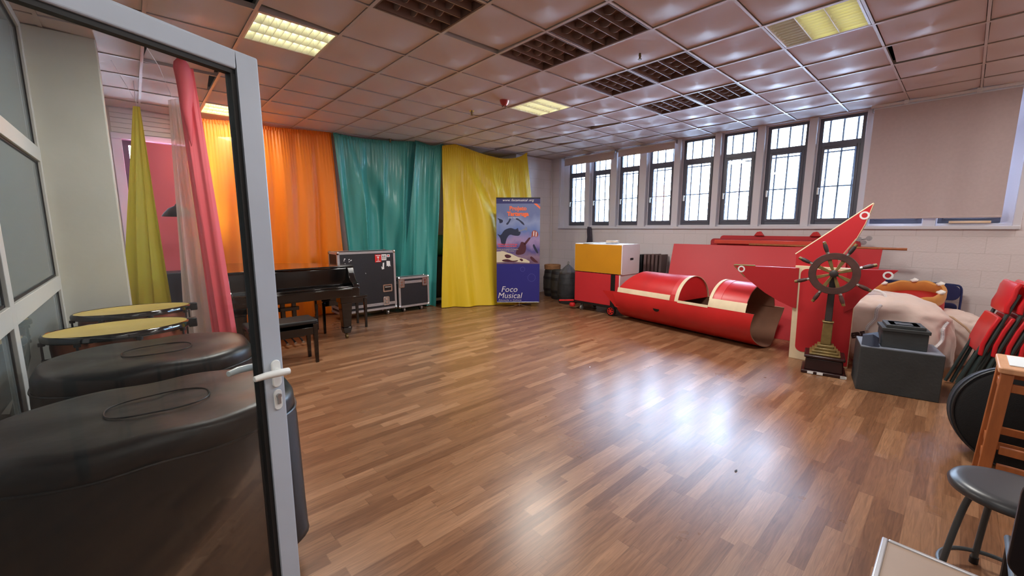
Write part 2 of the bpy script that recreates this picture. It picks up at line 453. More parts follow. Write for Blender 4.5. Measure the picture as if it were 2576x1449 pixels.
ceil = ob('ceiling', bm, CEIL, label='suspended ceiling of pillowed pinkish white tiles', kind='structure', ang=60, weld=False)
bm = NB()
for i in range(-5, 13):
    x = cx(i)
    if -2.6 < x < 7.34: box(bm, (x - .012, -2.3, H - .004), (x + .012, 7.65, H + .001)); box(bm, (x - .002, -2.3, H), (x + .002, 7.65, H + .04))
for j in range(-4, 14):
    y = cy(j)
    if -2.3 < y < 7.65: box(bm, (-2.6, y - .009, H - .003), (7.34, y + .009, H + .002)); box(bm, (-2.6, y - .002, H), (7.34, y + .002, H + .04))
ob('ceiling_grid', bm, TBAR, ceil, label='slim metal bars between the tiles', smooth=False, weld=False)
slab('ceiling_void', (-2.7, -2.4, H + .22), (7.5, 7.8, H + .28), PLENUM, parent=ceil)

# wall with the windows (X = 7.34)
bm = NB()
box(bm, (7.34, -2.4, 0), (7.6, 7.8, 1.5)); box(bm, (7.34, -2.4, 1.5), (7.6, -.36, 3.4)); box(bm, (7.34, 6.38, 1.5), (7.6, 7.8, 3.4)); box(bm, (7.34, -.36, 3.058), (7.6, 6.38, 3.4))
ob('wall_right', bm, BLOCK, label='painted block wall under the long row of windows', kind='structure', smooth=False)
bm = NB()
box(bm, (-2.7, 7.65, 0), (7.5, 7.85, 1.25)); box(bm, (-2.7, 7.65, 1.25), (-.1, 7.85, 3.35)); box(bm, (1.1, 7.65, 1.25), (7.5, 7.85, 3.35)); box(bm, (-.1, 7.65, 2.72), (1.1, 7.85, 3.35))
ob('wall_back', bm, WALL, label='white wall behind the hanging curtains', kind='structure', smooth=False)
bm = NB(); box(bm, (6.2, 6.66, 0), (7.34, 7.65, 3.06))
ob('pillar_back', bm, BLOCK, label='painted block corner pier beside the yellow curtain', kind='structure', smooth=False)
bm = NB(); tube(bm, [(7.30, 6.63, 0), (7.30, 6.63, 3.06)], .012); ob('trim_1', bm, WALL, label='thin painted conduit running up the corner', kind='structure')
bm = NB(); box(bm, (-.5, 5.07, 0), (-.08, 5.5, 3.06)); ob('pillar_left', bm, PILLAR, label='off-white pillar at the end of the glazed partition', kind='structure', smooth=False, bev=.008)
slab('wall_left', (-.64, 5.07, 0), (-.5, 7.65, 3.06), WALL)
slab('wall_front', (-2.7, -2.5, 0), (7.6, -2.3, 3.3), WALL)
slab('wall_corridor', (-2.8, -2.4, 0), (-2.6, 7.8, 3.3), WALL)
bm = NB(); box(bm, (7.325, .95, 0), (7.34, 6.62, .09)); ob('baseboard_right', bm, WALL, kind='structure', smooth=False)

# window surround and mullions
WB = [(6.21, 5.70), (5.56, 5.06), (4.89, 4.40), (4.23, 3.71), (3.57, 3.01), (2.89, 2.37), (2.24, 1.70), (1.58, 1.06), (.91, .40), (.26, -.25)]
bm = NB()
box(bm, (7.30, -.40, 1.485), (7.47, 6.42, 1.525)); box(bm, (7.315, 6.36, 1.5), (7.47, 6.42, 3.06)); box(bm, (7.315, -.40, 1.5), (7.47, -.34, 3.06))
edges = [6.37] + [p for w in WB for p in w] + [-.35]
for k in range(0, len(edges), 2):
    a, b = edges[k], edges[k + 1]
    if k in (0, len(edges) - 2): box(bm, (7.42, b, 1.52), (7.5, a, 3.06))
    else: box(bm, (7.335, b + .012, 1.52), (7.5, a - .012, 3.06)); box(bm, (7.44, b, 1.52), (7.49, a, 3.06))
box(bm, (7.40, -.35, 1.52), (7.5, 6.37, 1.555)); box(bm, (7.44, -.35, 3.045), (7.5, 6.37, 3.062))
ob('trim_2', bm, mat('window_trim', (214, 212, 220), .42), label='white window surround with sill and mullions', kind='structure', smooth=False, bev=.004, weld=False)
for k, (y1, y0) in enumerate(WB):
    w = root('window_%d' % (k + 1), (7.47, (y0 + y1) / 2, 1.56), label='%s dark framed grilled window counted from the far corner%s' % (('first','second','third','fourth','fifth','sixth','seventh','eighth','ninth','tenth')[k], ', behind the wide blind' if k > 7 else ''), kind='structure')
    zb, zt, zm = 1.556, 3.045, 2.68
    b = NB()
    box(b, (7.45, y0, zb), (7.50, y0 + .045, zt)); box(b, (7.45, y1 - .045, zb), (7.50, y1, zt)); box(b, (7.45, y0 + .045, zb), (7.50, y1 - .045, zb + .05))
    box(b, (7.45, y0 + .045, zt - .04), (7.50, y1 - .045, zt)); box(b, (7.45, y0 + .045, zm - .035), (7.50, y1 - .045, zm + .035))
    ob('frame', b, DARKF, w, smooth=False, bev=.004)
    b = NB(); a0, a1 = y0 + .045, y1 - .045
    for lo, hi in (((7.44, a0, zb + .05), (7.485, a0 + .032, zm - .035)), ((7.44, a1 - .032, zb + .05), (7.485, a1, zm - .035)), ((7.44, a0 + .032, zb + .05), (7.485, a1 - .032, zb + .085)), ((7.44, a0 + .032, zm - .07), (7.485, a1 - .032, zm - .035))): box(b, lo, hi)
    ob('sash', b, DARKF, w, smooth=False, bev=.003)
    b = NB(); box(b, (7.466, a0 + .03, zb + .083), (7.470, a1 - .03, zm - .068)); ob('pane', b, GLASSW, w, smooth=False)
    b = NB(); box(b, (7.472, a0, zm + .034), (7.476, a1, zt - .039)); ob('pane', b, GLASSW, w, smooth=False)
    b = NB(); yh = y1 - .06; cyl(b, (7.44, yh, 2.07), (7.40, yh, 2.07), .011, n=10); box(b, (7.385, yh - .011, 1.98), (7.405, yh + .011, 2.08))
    ob('handle', b, HANDW, w, bev=.003)
    b = NB()
    for t in (.2, .5, .8): cyl(b, (7.545, y0 + (y1 - y0) * t, 1.52), (7.545, y0 + (y1 - y0) * t, 3.05), .014, n=8)
    for z in (2.10, 2.585): cyl(b, (7.545, y0 - .06, z), (7.545, y1 + .06, z), .011, n=8)
    ob('grille', b, IRON, w)
# window in the back wall
w = root('window_11', (.5, 7.7, 1.3), label='window in the back wall half hidden by cloths', kind='structure')
b = NB(); box(b, (-.1, 7.62, 1.25), (.0, 7.8, 2.72)); box(b, (1.0, 7.62, 1.25), (1.1, 7.8, 2.72)); box(b, (-.1, 7.60, 2.66), (1.1, 7.8, 2.73)); box(b, (-.1, 7.58, 1.22), (1.1, 7.8, 1.28))
ob('frame', b, mat('blue_lit_white', (216, 208, 222), .5), w, smooth=False, bev=.004)  # white frame with the bluish daylight mixed into its colour
b = NB(); box(b, (.0, 7.72, 1.28), (.06, 7.77, 2.66)); box(b, (.94, 7.72, 1.28), (1.0, 7.77, 2.66)); box(b, (.06, 7.72, 2.60), (.94, 7.77, 2.66)); box(b, (.06, 7.72, 2.02), (.94, 7.77, 2.10)); box(b, (.06, 7.72, 1.28), (.94, 7.77, 1.36)); box(b, (.34, 7.73, 1.36), (.40, 7.76, 2.6))
ob('sash', b, DARKF, w, smooth=False)
b = NB(); box(b, (.06, 7.745, 1.36), (.94, 7.75, 2.6)); ob('pane', b, GLASSW, w, smooth=False)
b = NB()
for k in range(5): box(b, (-.09, 7.635, 2.745 + k * .062), (1.2, 7.652, 2.80 + k * .062))
ob('trim_3', b, WALL, label='pale slatted panel above the back window', kind='structure', smooth=False, bev=.004)

# outdoors
bm = NB(); box(bm, (7.8, -60, -6.2), (70, 70, -6)); ob('ground', bm, GROUND, kind='structure', label='yard outside the windows', smooth=False)
bm = NB(); box(bm, (30, -14, -6), (42, 5.2, 26))
bl = root('apartment_building', (34, -4, -6), 'pale apartment block with rounded balconies seen through the eighth window', 'building')
ob('facade', bm, BUILD, bl, smooth=False)
for z in (-1, 2, 5, 8, 11, 14):
    bm = NB(); prism(bm, [(30.0, -14), (30.0, 4.9), (29.2, 4.7), (28.6, 3.8), (28.5, 2.6), (28.5, -14)], 1.0, Mx.Translation((0, 0, z))); ob('balcony', bm, BUILD, bl, ang=30)

# glazed partition on the left (X = -0.5)
pr = root('glass_partition', (-.5, 3.1, 0), label='white aluminium framed glass partition on the left', kind='structure')
bm = NB()
def pbar(y0, y1, z0, z1): box(bm, (-.545, y0, z0), (-.49, y1, z1))
for y0, y1 in ((5.0, 5.07), (3.17, 3.27), (1.25, 1.33), (.24, .31), (-1.05, -.97), (-2.3, -2.23)): pbar(y0, y1, 0, H)
for y0, y1 in ((3.27, 5.0), (1.33, 3.17), (-.97, .24), (-2.23, -1.05)):
    pbar(y0, y1, 1.0, 1.11); pbar(y0, y1, 2.02, 2.13); pbar(y0, y1, 0, .1); pbar(y0, y1, H - .06, H)
pbar(.31, 1.25, 2.07, 2.17); pbar(.31, 1.25, H - .06, H)
ob('frame', bm, ALU2, pr, smooth=False, bev=.003, weld=False)
for y0, y1 in ((3.27, 5.0), (1.33, 3.17), (-.97, .24), (-2.23, -1.05)):
    for z0, z1 in ((.1, 1.0), (1.11, 2.02), (2.13, H - .06)):
        b = NB()
        for lo, hi in (((-.528, y0, z0), (-.506, y0 + .014, z1)), ((-.528, y1 - .014, z0), (-.506, y1, z1)), ((-.528, y0, z0), (-.506, y1, z0 + .014)), ((-.528, y0, z1 - .014), (-.506, y1, z1))): box(b, lo, hi)
        ob('gasket', b, GASK, pr, smooth=False, weld=False)
        b = NB(); box(b, (-.52, y0 + .004, z0 + .004), (-.514, y1 - .004, z1 - .004)); ob('pane', b, GLASSP, pr, smooth=False)
b = NB(); box(b, (-.52, .314, 2.172), (-.514, 1.246, H - .062)); ob('pane', b, GLASSP, pr, smooth=False)

# the open glass door
DA = radians(25.1); dd = V((cos(DA), sin(DA), 0)); dn = V((sin(DA), -cos(DA), 0))  # along leaf, towards the camera
FE = V((.347, 1.648, 0)); DW = .93
DM = frame(FE - dd * DW, dd, (0, 0, 1))     # x along, y up, z = dd x up = towards camera side
dr = root('door_1', FE - dd * DW, label='open white aluminium glass door in the foreground', kind='structure', rz=DA)
b = NB(); ZT = 2.05; ST = .075
box(b, (0, .01, -.022), (ST, ZT, .022), M=DM); box(b, (DW - ST, .01, -.022), (DW, ZT, .022), M=DM); box(b, (ST, ZT - .058, -.022), (DW - ST, ZT, .022), M=DM); box(b, (ST, .01, -.022), (DW - ST, .12, .022), M=DM)
ob('frame', b, ALU, dr, smooth=False, bev=.006, seg=3)
b = NB()
for lo, hi in (((ST, .12, -.012), (ST + .016, ZT - .058, .014)), ((DW - ST - .016, .12, -.012), (DW - ST, ZT - .058, .014)), ((ST, ZT - .072, -.012), (DW - ST, ZT - .058, .014)), ((ST, .12, -.012), (DW - ST, .136, .014))): box(b, lo, hi, M=DM)
box(b, (DW - .012, .02, -.030), (DW - .002, ZT - .004, -.0215), M=DM); box(b, (.01, ZT - .014, -.034), (DW - .004, ZT + .010, -.0215), M=DM)
ob('gasket', b, GASK, dr, smooth=False, weld=False)
b = NB(); box(b, (ST + .004, .124, -.002), (DW - ST - .004, ZT - .062, .003), M=DM); ob('pane', b, GLASS, dr, smooth=False)
for s in (1, -1):
    b = NB(); xh = DW - .034; z0 = .022 * s
    prism(b, rrect(xh - .017, .935, xh + .017, 1.035, .016), .008 * s, DM @ Mx.Translation((0, 0, z0)))
    cyl(b, DM @ V((xh, .995, z0)), DM @ V((xh, .995, z0 + .055 * s)), .011, n=14)
    pts = [DM @ V((xh + .012, .997, z0 + .052 * s)), DM @ V((xh - .03, 1.003, z0 + .053 * s)), DM @ V((xh - .07, 1.007, z0 + .049 * s)), DM @ V((xh - .108, 1.006, z0 + .043 * s))]
    tube(b, pts, [.013, .013, .012, .010], 12)
    ob('handle', b, HANDW, dr, bev=.002)
    b = NB(); prism(b, rrect(xh - .015, .85, xh + .015, .925, .014), .005 * s, DM @ Mx.Translation((0, 0, z0))); e = ob('escutcheon', b, HANDW, dr, bev=.001)
    b = NB(); cyl(b, DM @ V((xh, .902, z0 + .004 * s)), DM @ V((xh, .902, z0 + .013 * s)), .0085, n=14); box(b, (xh - .005, .872, min(z0 + .004 * s, z0 + .012 * s)), (xh + .005, .9, max(z0 + .004 * s, z0 + .012 * s)), M=DM); ob('lock_cylinder', b, STEEL, e)

# ------------------------------------------------------------------ ceiling fittings
def luminaire(i, j, label, on=True, group='ceiling light panels', lamps=(1, 1, 1), lm=None):
    x, y = cx(i) + G / 2, cy(j) + G / 2; hw = G / 2 - .013
    r = root('ceiling_light', (x, y, H), label, 'ceiling light', group)
    tm = LOUVW if on else TRAYD
    b = NB()
    zt_ = .10 if on else .062
    box(b, (x - hw, y - hw, H + zt_), (x + hw, y + hw, H + .11))
    for lo, hi in (((x - hw, y - hw, H - .002), (x - hw + .012, y + hw, H + .10)), ((x + hw - .012, y - hw, H - .002), (x + hw, y + hw, H + .10)), ((x - hw + .012, y - hw, H - .002), (x + hw - .012, y - hw + .012, H + .10)), ((x - hw + .012, y + hw - .012, H - .002), (x + hw - .012, y + hw, H + .10))): box(b, lo, hi)
    ob('housing', b, tm, r, smooth=False, weld=False)
    q = hw - .012
    if on:
        for k in range(3):
            ya = y - q + (2 * q) * k / 3 + .03; yb = y - q + (2 * q) * (k + 1) / 3 - .03
            b = NB(); box(b, (x - q + .02, ya, H + .075), (x + q - .02, yb, H + .085)); ob('lamp', b, (lm or TUBE) if lamps[k] else TUBEX, r, smooth=False)
        b = NB()
        for k in range(4):
            yc = y - q + 2 * q * k / 3; a = .004 if k in (0, 3) else .0
            w = .03
            yl = max(yc - w, y - q); yr = min(yc + w, y + q)
            hexa(b, [(x - q, max(yc - .003, y - q), H), (x + q, max(yc - .003, y - q), H), (x + q, min(yc + .003, y + q), H), (x - q, min(yc + .003, y + q), H)], [(x - q, yl, H + .055), (x + q, yl, H + .055), (x + q, yr, H + .055), (x - q, yr, H + .055)])
        n = 10
        for k in range(3):
            ya = y - q + 2 * q * k / 3; yb = ya + 2 * q / 3
            for m in range(1, n):
                xc = x - q + 2 * q * m / n
                hexa(b, [(xc - .001, ya + .003, H + .001), (xc + .001, ya + .003, H + .001), (xc + .001, yb - .003, H + .001), (xc - .001, yb - .003, H + .001)], [(xc - .009, ya + .03, H + .05), (xc + .009, ya + .03, H + .05), (xc + .009, yb - .03, H + .05), (xc - .009, yb - .03, H + .05)])
        ob('louver', b, LOUVW, r, smooth=False, weld=False)
    else:
        b = NB(); n = 4
        for m in range(n + 1):
            yc = y - q + 2 * q * m / n; box(b, (x - q, max(y - q, yc - .004), H + .004), (x + q, min(y + q, yc + .004), H + .068))
        for m in range(1, n):
            xc = x - q + 2 * q * m / n
            for c in range(n):
                ln = 2 * q / n - .008; pts = [(0, .068), (0, .03)] + [(ln * t / 8, .03 - .026 * sin(pi * t / 8)) for t in range(1, 8)] + [(ln, .03), (ln, .068)]
                M = frame((xc + .003, y - q + 2 * q * c / n + .004, H), (0, 1, 0), (0, 0, 1)); prism(b, pts, .006, M)
        ob('louver', b, LOUVD, r, ang=30, weld=False)
    return r
luminaire(1, 6, 'lit louvered ceiling light nearest the open glass door')
luminaire(1, 11, 'lit louvered ceiling light just above the orange curtain', lm=TUBE4)
luminaire(6, 6, 'lit louvered ceiling light beside the red smoke detector')
luminaire(6, 1, 'lit yellowish ceiling light with one dark strip, toward the upper right', lamps=(1, 1, 0), lm=TUBE3)
luminaire(2, 4, 'unlit egg-crate ceiling light alone at the top centre', False)
luminaire(4, 4, 'unlit egg-crate ceiling light, left half of the pair before the sprinkler', False)
luminaire(4, 3, 'unlit egg-crate ceiling light, right half of the pair before the sprinkler', False)
luminaire(6, 4, 'unlit egg-crate ceiling light, left half of the middle pair', False)
luminaire(6, 3, 'unlit egg-crate ceiling light, right half of the middle pair', False)
luminaire(8, 4, 'unlit egg-crate ceiling light, left half of the pair nearest the windows', False)
luminaire(8, 3, 'unlit egg-crate ceiling light, right half of the pair nearest the windows', False)

b = NB(); lathe(b, [(0, -.075), (.028, -.075), (.034, -.06), (.046, -.045), (.055, -.02), (.058, 0), (0, 0)], Mx.Translation((3.53, 4.01, H - .004)), 24)
sd = root('smoke_detector', (3.53, 4.01, H), 'red domed smoke detector on the ceiling', 'smoke detector'); ob('body', b, SMOKE, sd)
for k in range(4):
    b = NB(); a = k * pi / 2 + .4; box(b, (3.53 + .026 * cos(a) - .004, 4.01 + .026 * sin(a) - .004, H - .086), (3.53 + .026 * cos(a) + .004, 4.01 + .026 * sin(a) + .004, H - .07))
    ob('sensor_vent', b, BLACKS, sd)
def sprinkler(y, label):
    r = root('ceiling_sprinkler', (3.52, y, H), label, 'sprinkler', 'ceiling sprinklers')
    b = NB(); lathe(b, [(0, -.006), (.034, -.006), (.038, 0), (0, 0)], Mx.Translation((3.52, y, H - .003)), 20); ob('rosette', b, CHROME, r)
    b = NB(); cyl(b, (3.52, y, H - .06), (3.52, y, H), .009, n=10)
    for s in (-1, 1): tube(b, [(3.52 + s * .012, y, H - .012), (3.52 + s * .018, y, H - .035), (3.52, y, H - .058)], .003, 6)
    lathe(b, [(0, -.066), (.018, -.066), (.018, -.062), (0, -.06)], Mx.Translation((3.52, y, H)), 12)
    ob('head', b, BRONZE, r)
sprinkler(2.15, 'chrome ceiling sprinkler between the two nearest pairs of unlit lights')
sprinkler(4.66, 'chrome ceiling sprinkler to the left of the red smoke detector')
sprinkler(7.06, 'chrome ceiling sprinkler right above the teal curtain top')

# roller blinds
def blind(y0, y1, zb, label, rail=False):
    r = root('roller_blind', (7.31, (y0 + y1) / 2, 3.03), label, 'roller blind', 'roller blinds over the windows')
    b = NB(); cyl(b, (7.305, y0, 3.025), (7.305, y1, 3.025), .022, n=14); ob('tube', b, WHITEP, r)
    for yy in (y0 - .012, y1 + .002):
        b = NB(); box(b, (7.28, yy, 2.99), (7.338, yy + .01, 3.056)); ob('bracket', b, STEEL, r)
    b = NB(); n = 24; g = []
    for k in range(n + 1):
        y = y0 + .01 + (y1 - y0 - .02) * k / n; bow = .004 * sin(k * .9)
        g.append([bm_ for bm_ in (b.verts.new((7.283, y, 3.02)), b.verts.new((7.283 + bow, y, (3.02 + zb) / 2)), b.verts.new((7.283 + bow, y, zb)))])
    for k in range(n):
        for q in range(2): b.faces.new((g[k][q], g[k + 1][q], g[k + 1][q + 1], g[k][q + 1]))
    ob('fabric', b, BLIND, r)
    b = NB(); box(b, (7.279, y0 + .01, zb - .012), (7.288, y1 - .01, zb + .012)); ob('bottom_bar', b, BLIND, r, bev=.003)
    if rail:
        b = NB(); box(b, (7.22, y0 - .1, 3.035), (7.262, y1 + .02, 3.062)); ob('rail', b, WHITEP, r, bev=.003)
        for yy in (.67, .07):
            b = NB(); box(b, (7.20, yy - .02, 3.02), (7.225, yy + .02, 3.066)); ob('rail_clip', b, WHITEP, r)
    return r
blind(-.26, .985, 1.63, 'wide grey roller blind pulled down over the two rightmost windows', True)
blind(4.93, 6.24, 2.88, 'short rolled-up blind over the two windows in the far corner')
blind(3.66, 4.85, 2.91, 'short rolled-up blind over the third and fourth windows from the corner')
b = NB(); box(b, (7.36, -.18, 1.558), (7.43, .16, 1.585)); ob('wooden_offcut', b, mat('offcut_wood', (206, 170, 130), .6), label='pale strip of wood lying on the sill under the wide blind', cat='wood strip')

# ------------------------------------------------------------------ curtains
def interp(pts, u):
    pts = [V(p) for p in pts]; ls = [0]
    for a, c in zip(pts, pts[1:]): ls.append(ls[-1] + (c - a).length)
    t = u * ls[-1]
    for k in range(len(pts) - 1):
        if t <= ls[k + 1] + 1e-9: return pts[k].lerp(pts[k + 1], (t - ls[k]) / max(1e-9, ls[k + 1] - ls[k]))
    return pts[-1]
def smoothp(pts, k=3):
    for _ in range(k):
        q = [pts[0]]
        for a, c in zip(pts, pts[1:]):
            a, c = V(a), V(c); q += [a.lerp(c, .25), a.lerp(c, .75)]
        pts = q + [pts[-1]]
    return pts
def cloth(b, top, bot, n=7, amp=.05, seed=1, rows=44, cols=180, shift=0, gather=.012, gn=40, nrm=None, topamp=.25, mid=None, wr=.25, fan=None, thick=0):
    rg = random.Random(seed); ph = [rg.uniform(0, 6.28) for _ in range(12)]
    T0, T1 = V(top[0]), V(top[-1]); d = (T1 - T0); N_ = nrm or V((d.y, -d.x, 0)).normalized(); g = []
    cr = V((d.x, d.y, 0)).normalized() if V((d.x, d.y, 0)).length > .01 else V((1, 0, 0))
    for i in range(cols + 1):
        u = i / cols; T = interp(top, u); B = interp(bot, u); row = []
        for j in range(rows + 1):
            v = j / rows; P = T.lerp(B, v)
            if mid: P += V(mid) * sin(pi * v)
            w = u + shift * v * v + .012 * sin(5 * v + ph[0])
            s = .8 * sin(2 * pi * n * w + ph[1] + 1.3 * sin(2.3 * v + ph[2])) + .3 * (1 - .6 * v) * sin(2 * pi * n * 2.1 * w + ph[3] + 1.9 * v) + .8 * sin(2 * pi * n * .43 * w + ph[4] - 1.7 * v)
            s = s / 1.2; s = s * abs(s) ** .25 if s else 0
            a = amp * (topamp + (1 - topamp) * v ** .8)
            gt = gather * sin(2 * pi * gn * u + ph[5] + 2 * sin(9 * u)) * math.exp(-v * 11)
            wrk = wr * amp * (sin(9 * v + 7 * u * n * .3 + ph[6]) * sin(2 * pi * 1.3 * u + ph[7])) * v
            if fan:
                (fu, fk, fa) = fan; rr = (u - fu) / (v + .16)
                s2 = sin(fk * rr + ph[8]); a2 = fa * math.exp(-((rr - .55) / .7) ** 2) * min(1, v * 3)
                P = P + N_ * (a2 * s2)
            row.append(b.verts.new(P + N_ * (a * s + gt + wrk) + cr * (.3 * a * sin(2 * pi * n * w + ph[9]))))
        g.append(row)
    for i in range(cols):
        for j in range(rows): b.faces.new((g[i][j], g[i + 1][j], g[i + 1][j + 1], g[i][j + 1]))
    return g
def header(b, top, h=.05, n=60, seed=3, d=.012, mi=0):
    rg = random.Random(seed); g = []; T0, T1 = V(top[0]), V(top[-1]); dr_ = T1 - T0; N_ = V((dr_.y, -dr_.x, 0)).normalized()
    for i in range(n * 4 + 1):
        u = i / (n * 4); T = interp(top, u)
        g.append([b.verts.new(T + N_ * (d * sin(i * pi / 2 + rg.uniform(-.6, .6)) + .012) + V((0, 0, z + rg.uniform(-.004, .004)))) for z in (-h * .5, 0, h * .5)])
    for i in range(n * 4):
        for j in range(2): b.faces.new((g[i][j], g[i + 1][j], g[i + 1][j + 1], g[i][j + 1])).material_index = mi
def curtain(top, bot, m, label, name='curtain', hd=True, grp='coloured curtains along the back wall', **k):
    r = root(name, (*(V(bot[0]).lerp(V(bot[-1]), .5)).xy, 0), label, 'curtain', grp)
    b = NB(); cloth(b, top, bot, **k); ob('drape', b, m, r, ang=180, weld=False)
    if hd:
        b = NB(); header(b, top, seed=k.get('seed', 1)); ob('heading_tape', b, m, r, ang=180, weld=False)
    return r
curtain(smoothp([(.66, 7.42, 3.02), (.9, 7.40, 2.985), (1.3, 7.38, 3.03), (1.75, 7.35, 3.0), (2.2, 7.32, 3.03), (2.58, 7.30, 3.045)], 2), [(.62, 7.36, .03), (2.72, 7.26, .03)], ORANGE, 'bright orange satin curtain hanging behind the grand piano', n=6, amp=.06, seed=5, gn=46)
curtain(smoothp([(2.60, 7.26, 3.045), (2.95, 7.20, 3.0), (3.3, 7.14, 3.0), (3.6, 7.08, 3.01), (3.99, 7.0, 3.05)], 2), [(2.86, 7.36, .03), (3.76, 7.16, .03)], TEAL, 'wide teal satin curtain hanging behind the large flight case', n=3.6, amp=.14, seed=8, gn=30, shift=.06, fan=(.05, 8, .06))
curtain(smoothp([(3.92, 6.91, 3.05), (4.12, 6.88, 3.0), (4.28, 6.86, 2.98), (4.46, 6.81, 3.04)], 2), [(3.62, 7.06, .02), (4.0, 6.98, .02), (4.11, 6.66, .015)], TEAL, 'narrow teal satin curtain beside the gap next to the yellow curtain', n=2.6, amp=.10, seed=4, gn=20, shift=-.12, cols=110)
curtain(smoothp([(4.40, 6.76, 2.99), (4.62, 6.72, 3.04), (4.68, 6.70, 3.045), (5.2, 6.61, 2.92), (5.7, 6.53, 2.86), (6.1, 6.48, 2.93), (6.31, 6.45, 3.06)], 2), [(4.17, 6.54, .01), (4.6, 6.28, .01), (5.1, 6.0, .01), (5.6, 5.86, .01), (6.25, 6.0, .01)], YELLOW, 'yellow satin curtain draped behind the blue roll-up banner', n=5, amp=.05, seed=21, gn=44, shift=-.10, fan=(.10, 8.5, .085), cols=220)

# cloths behind the glass door
curtain([(.125, 6.2, 2.80), (.185, 6.18, 2.80)], [(-.24, 6.15, .03), (.27, 6.05, .03)], LIME, 'lime yellow cloth tied at the top and hanging like a tent', 'hanging_cloth', False, 'cloths hung from the ceiling', n=3, amp=.05, seed=2, topamp=.1, cols=90, gather=0)
curtain([(.37, 5.33, 2.72), (.47, 5.29, 2.76)], [(.28, 5.36, .03), (.60, 5.26, .03)], SHEER, 'sheer whitish cloth hanging beside the rolled pink cloth', 'hanging_cloth', False, 'cloths hung from the ceiling', n=3, amp=.04, seed=9, topamp=.15, cols=90, gather=0)
pk = curtain([(.43, 5.13, 2.98), (.56, 5.05, 2.98)], [(.50, 5.12, .03), (.71, 5.03, .03)], PINKC, 'pink cloth with a bunched top hanging next to the orange curtain', 'hanging_cloth', False, 'cloths hung from the ceiling', n=2, amp=.03, seed=6, topamp=.3, cols=70, gather=0, rows=60)
b = NB(); lathe(b, [(0, .09), (.03, .082), (.055, .05), (.066, 0), (.066, -.1), (.058, -.22), (.044, -.36), (.028, -.52), (.010, -.66), (0, -.7)], Mx.Translation((.485, 5.08, 2.965)), 20)
for v in b.verts: v.co += V((sin(v.co.z * 14) * .008, cos(v.co.z * 11) * .008, 0))
ob('bunched_top', b, PINKC, pk, ang=180)
# pink panel, dark shade, dark case near the back window
b = NB(); cloth(b, [(.14, 7.52, 2.64), (.72, 7.52, 2.62)], [(.12, 7.5, .02), (.74, 7.5, .02)], n=1, amp=.015, seed=3, cols=40, rows=20, gather=0)
ob('backdrop_cloth', b, PINKW, label='flat dusky pink backdrop cloth covering the back window', cat='cloth', weld=False)  # plain cloth panel
st = root('stage_lamp', (.42, 6.62, 0), 'black dome-shaped shade on a thin stand against the pink backdrop', 'lamp')
b = NB(); lathe(b, [(.006, .16), (.02, .15), (.03, .13), (.09, .1), (.14, .04), (.165, 0), (.155, 0), (.13, .035), (.08, .09), (.0, .12)], Mx.Translation((.43, 6.62, 1.64)), 24); ob('shade', b, BLACKS, st)
b = NB(); cyl(b, (.43, 6.62, .02), (.43, 6.62, 1.8), .012, n=10); ob('pole', b, BLACKS, st)
b = NB()
for k in range(3): a = k * 2.1; tube(b, [(.43, 6.62, .5), (.43 + .26 * cos(a), 6.62 + .26 * sin(a), .012)], .01)
ob('tripod', b, BLACKS, st)
b = NB(); box(b, (.0, 6.95, 0), (.52, 7.3, .92)); ob('equipment_trunk', b, mat('trunk_navy', (44, 48, 66), .5, noise=.15), label='dark navy trunk standing behind the cloths near the back window', cat='trunk', bev=.015)
# lines that hold the cloths
b = NB(); tube(b, [(.155, 6.19, 2.81), (.155, 6.19, 3.06)], .003, 6); tube(b, [(.17, 6.19, 2.81), (.0, 5.6, 3.06)], .0025, 6); tube(b, [(.40, 5.31, 2.745), (.3, 4.9, 2.9), (.1, 4.3, 3.06)], .0025, 6)
ob('string', b, WHITEP, label='thin white strings holding up the hung cloths', cat='string', weld=False)

# behind the gap between teal and yellow
b = NB(); cyl(b, (4.1, 7.25, 1.15), (4.75, 7.15, 1.15), .21, n=28); ob('fabric_roll', b, GREENC, label='green roll seen in the gap between teal and yellow curtains', cat='roll', bev=.02)
b = NB(); box(b, (4.0, 6.98, 0), (4.9, 7.5, .94)); ob('stage_box', b, BLACKS, label='tall black box standing in the gap behind the curtains', cat='box', bev=.01)
b = NB(); box(b, (4.17, 6.86, .09), (4.95, 6.91, .14)); box(b, (4.19, 6.87, 0), (4.24, 6.9, .09)); box(b, (4.88, 6.87, 0), (4.93, 6.9, .09)); ob('metal_bar', b, CASEAL, label='low silver metal bar on the floor in the curtain gap', cat='bar', smooth=False, weld=False)

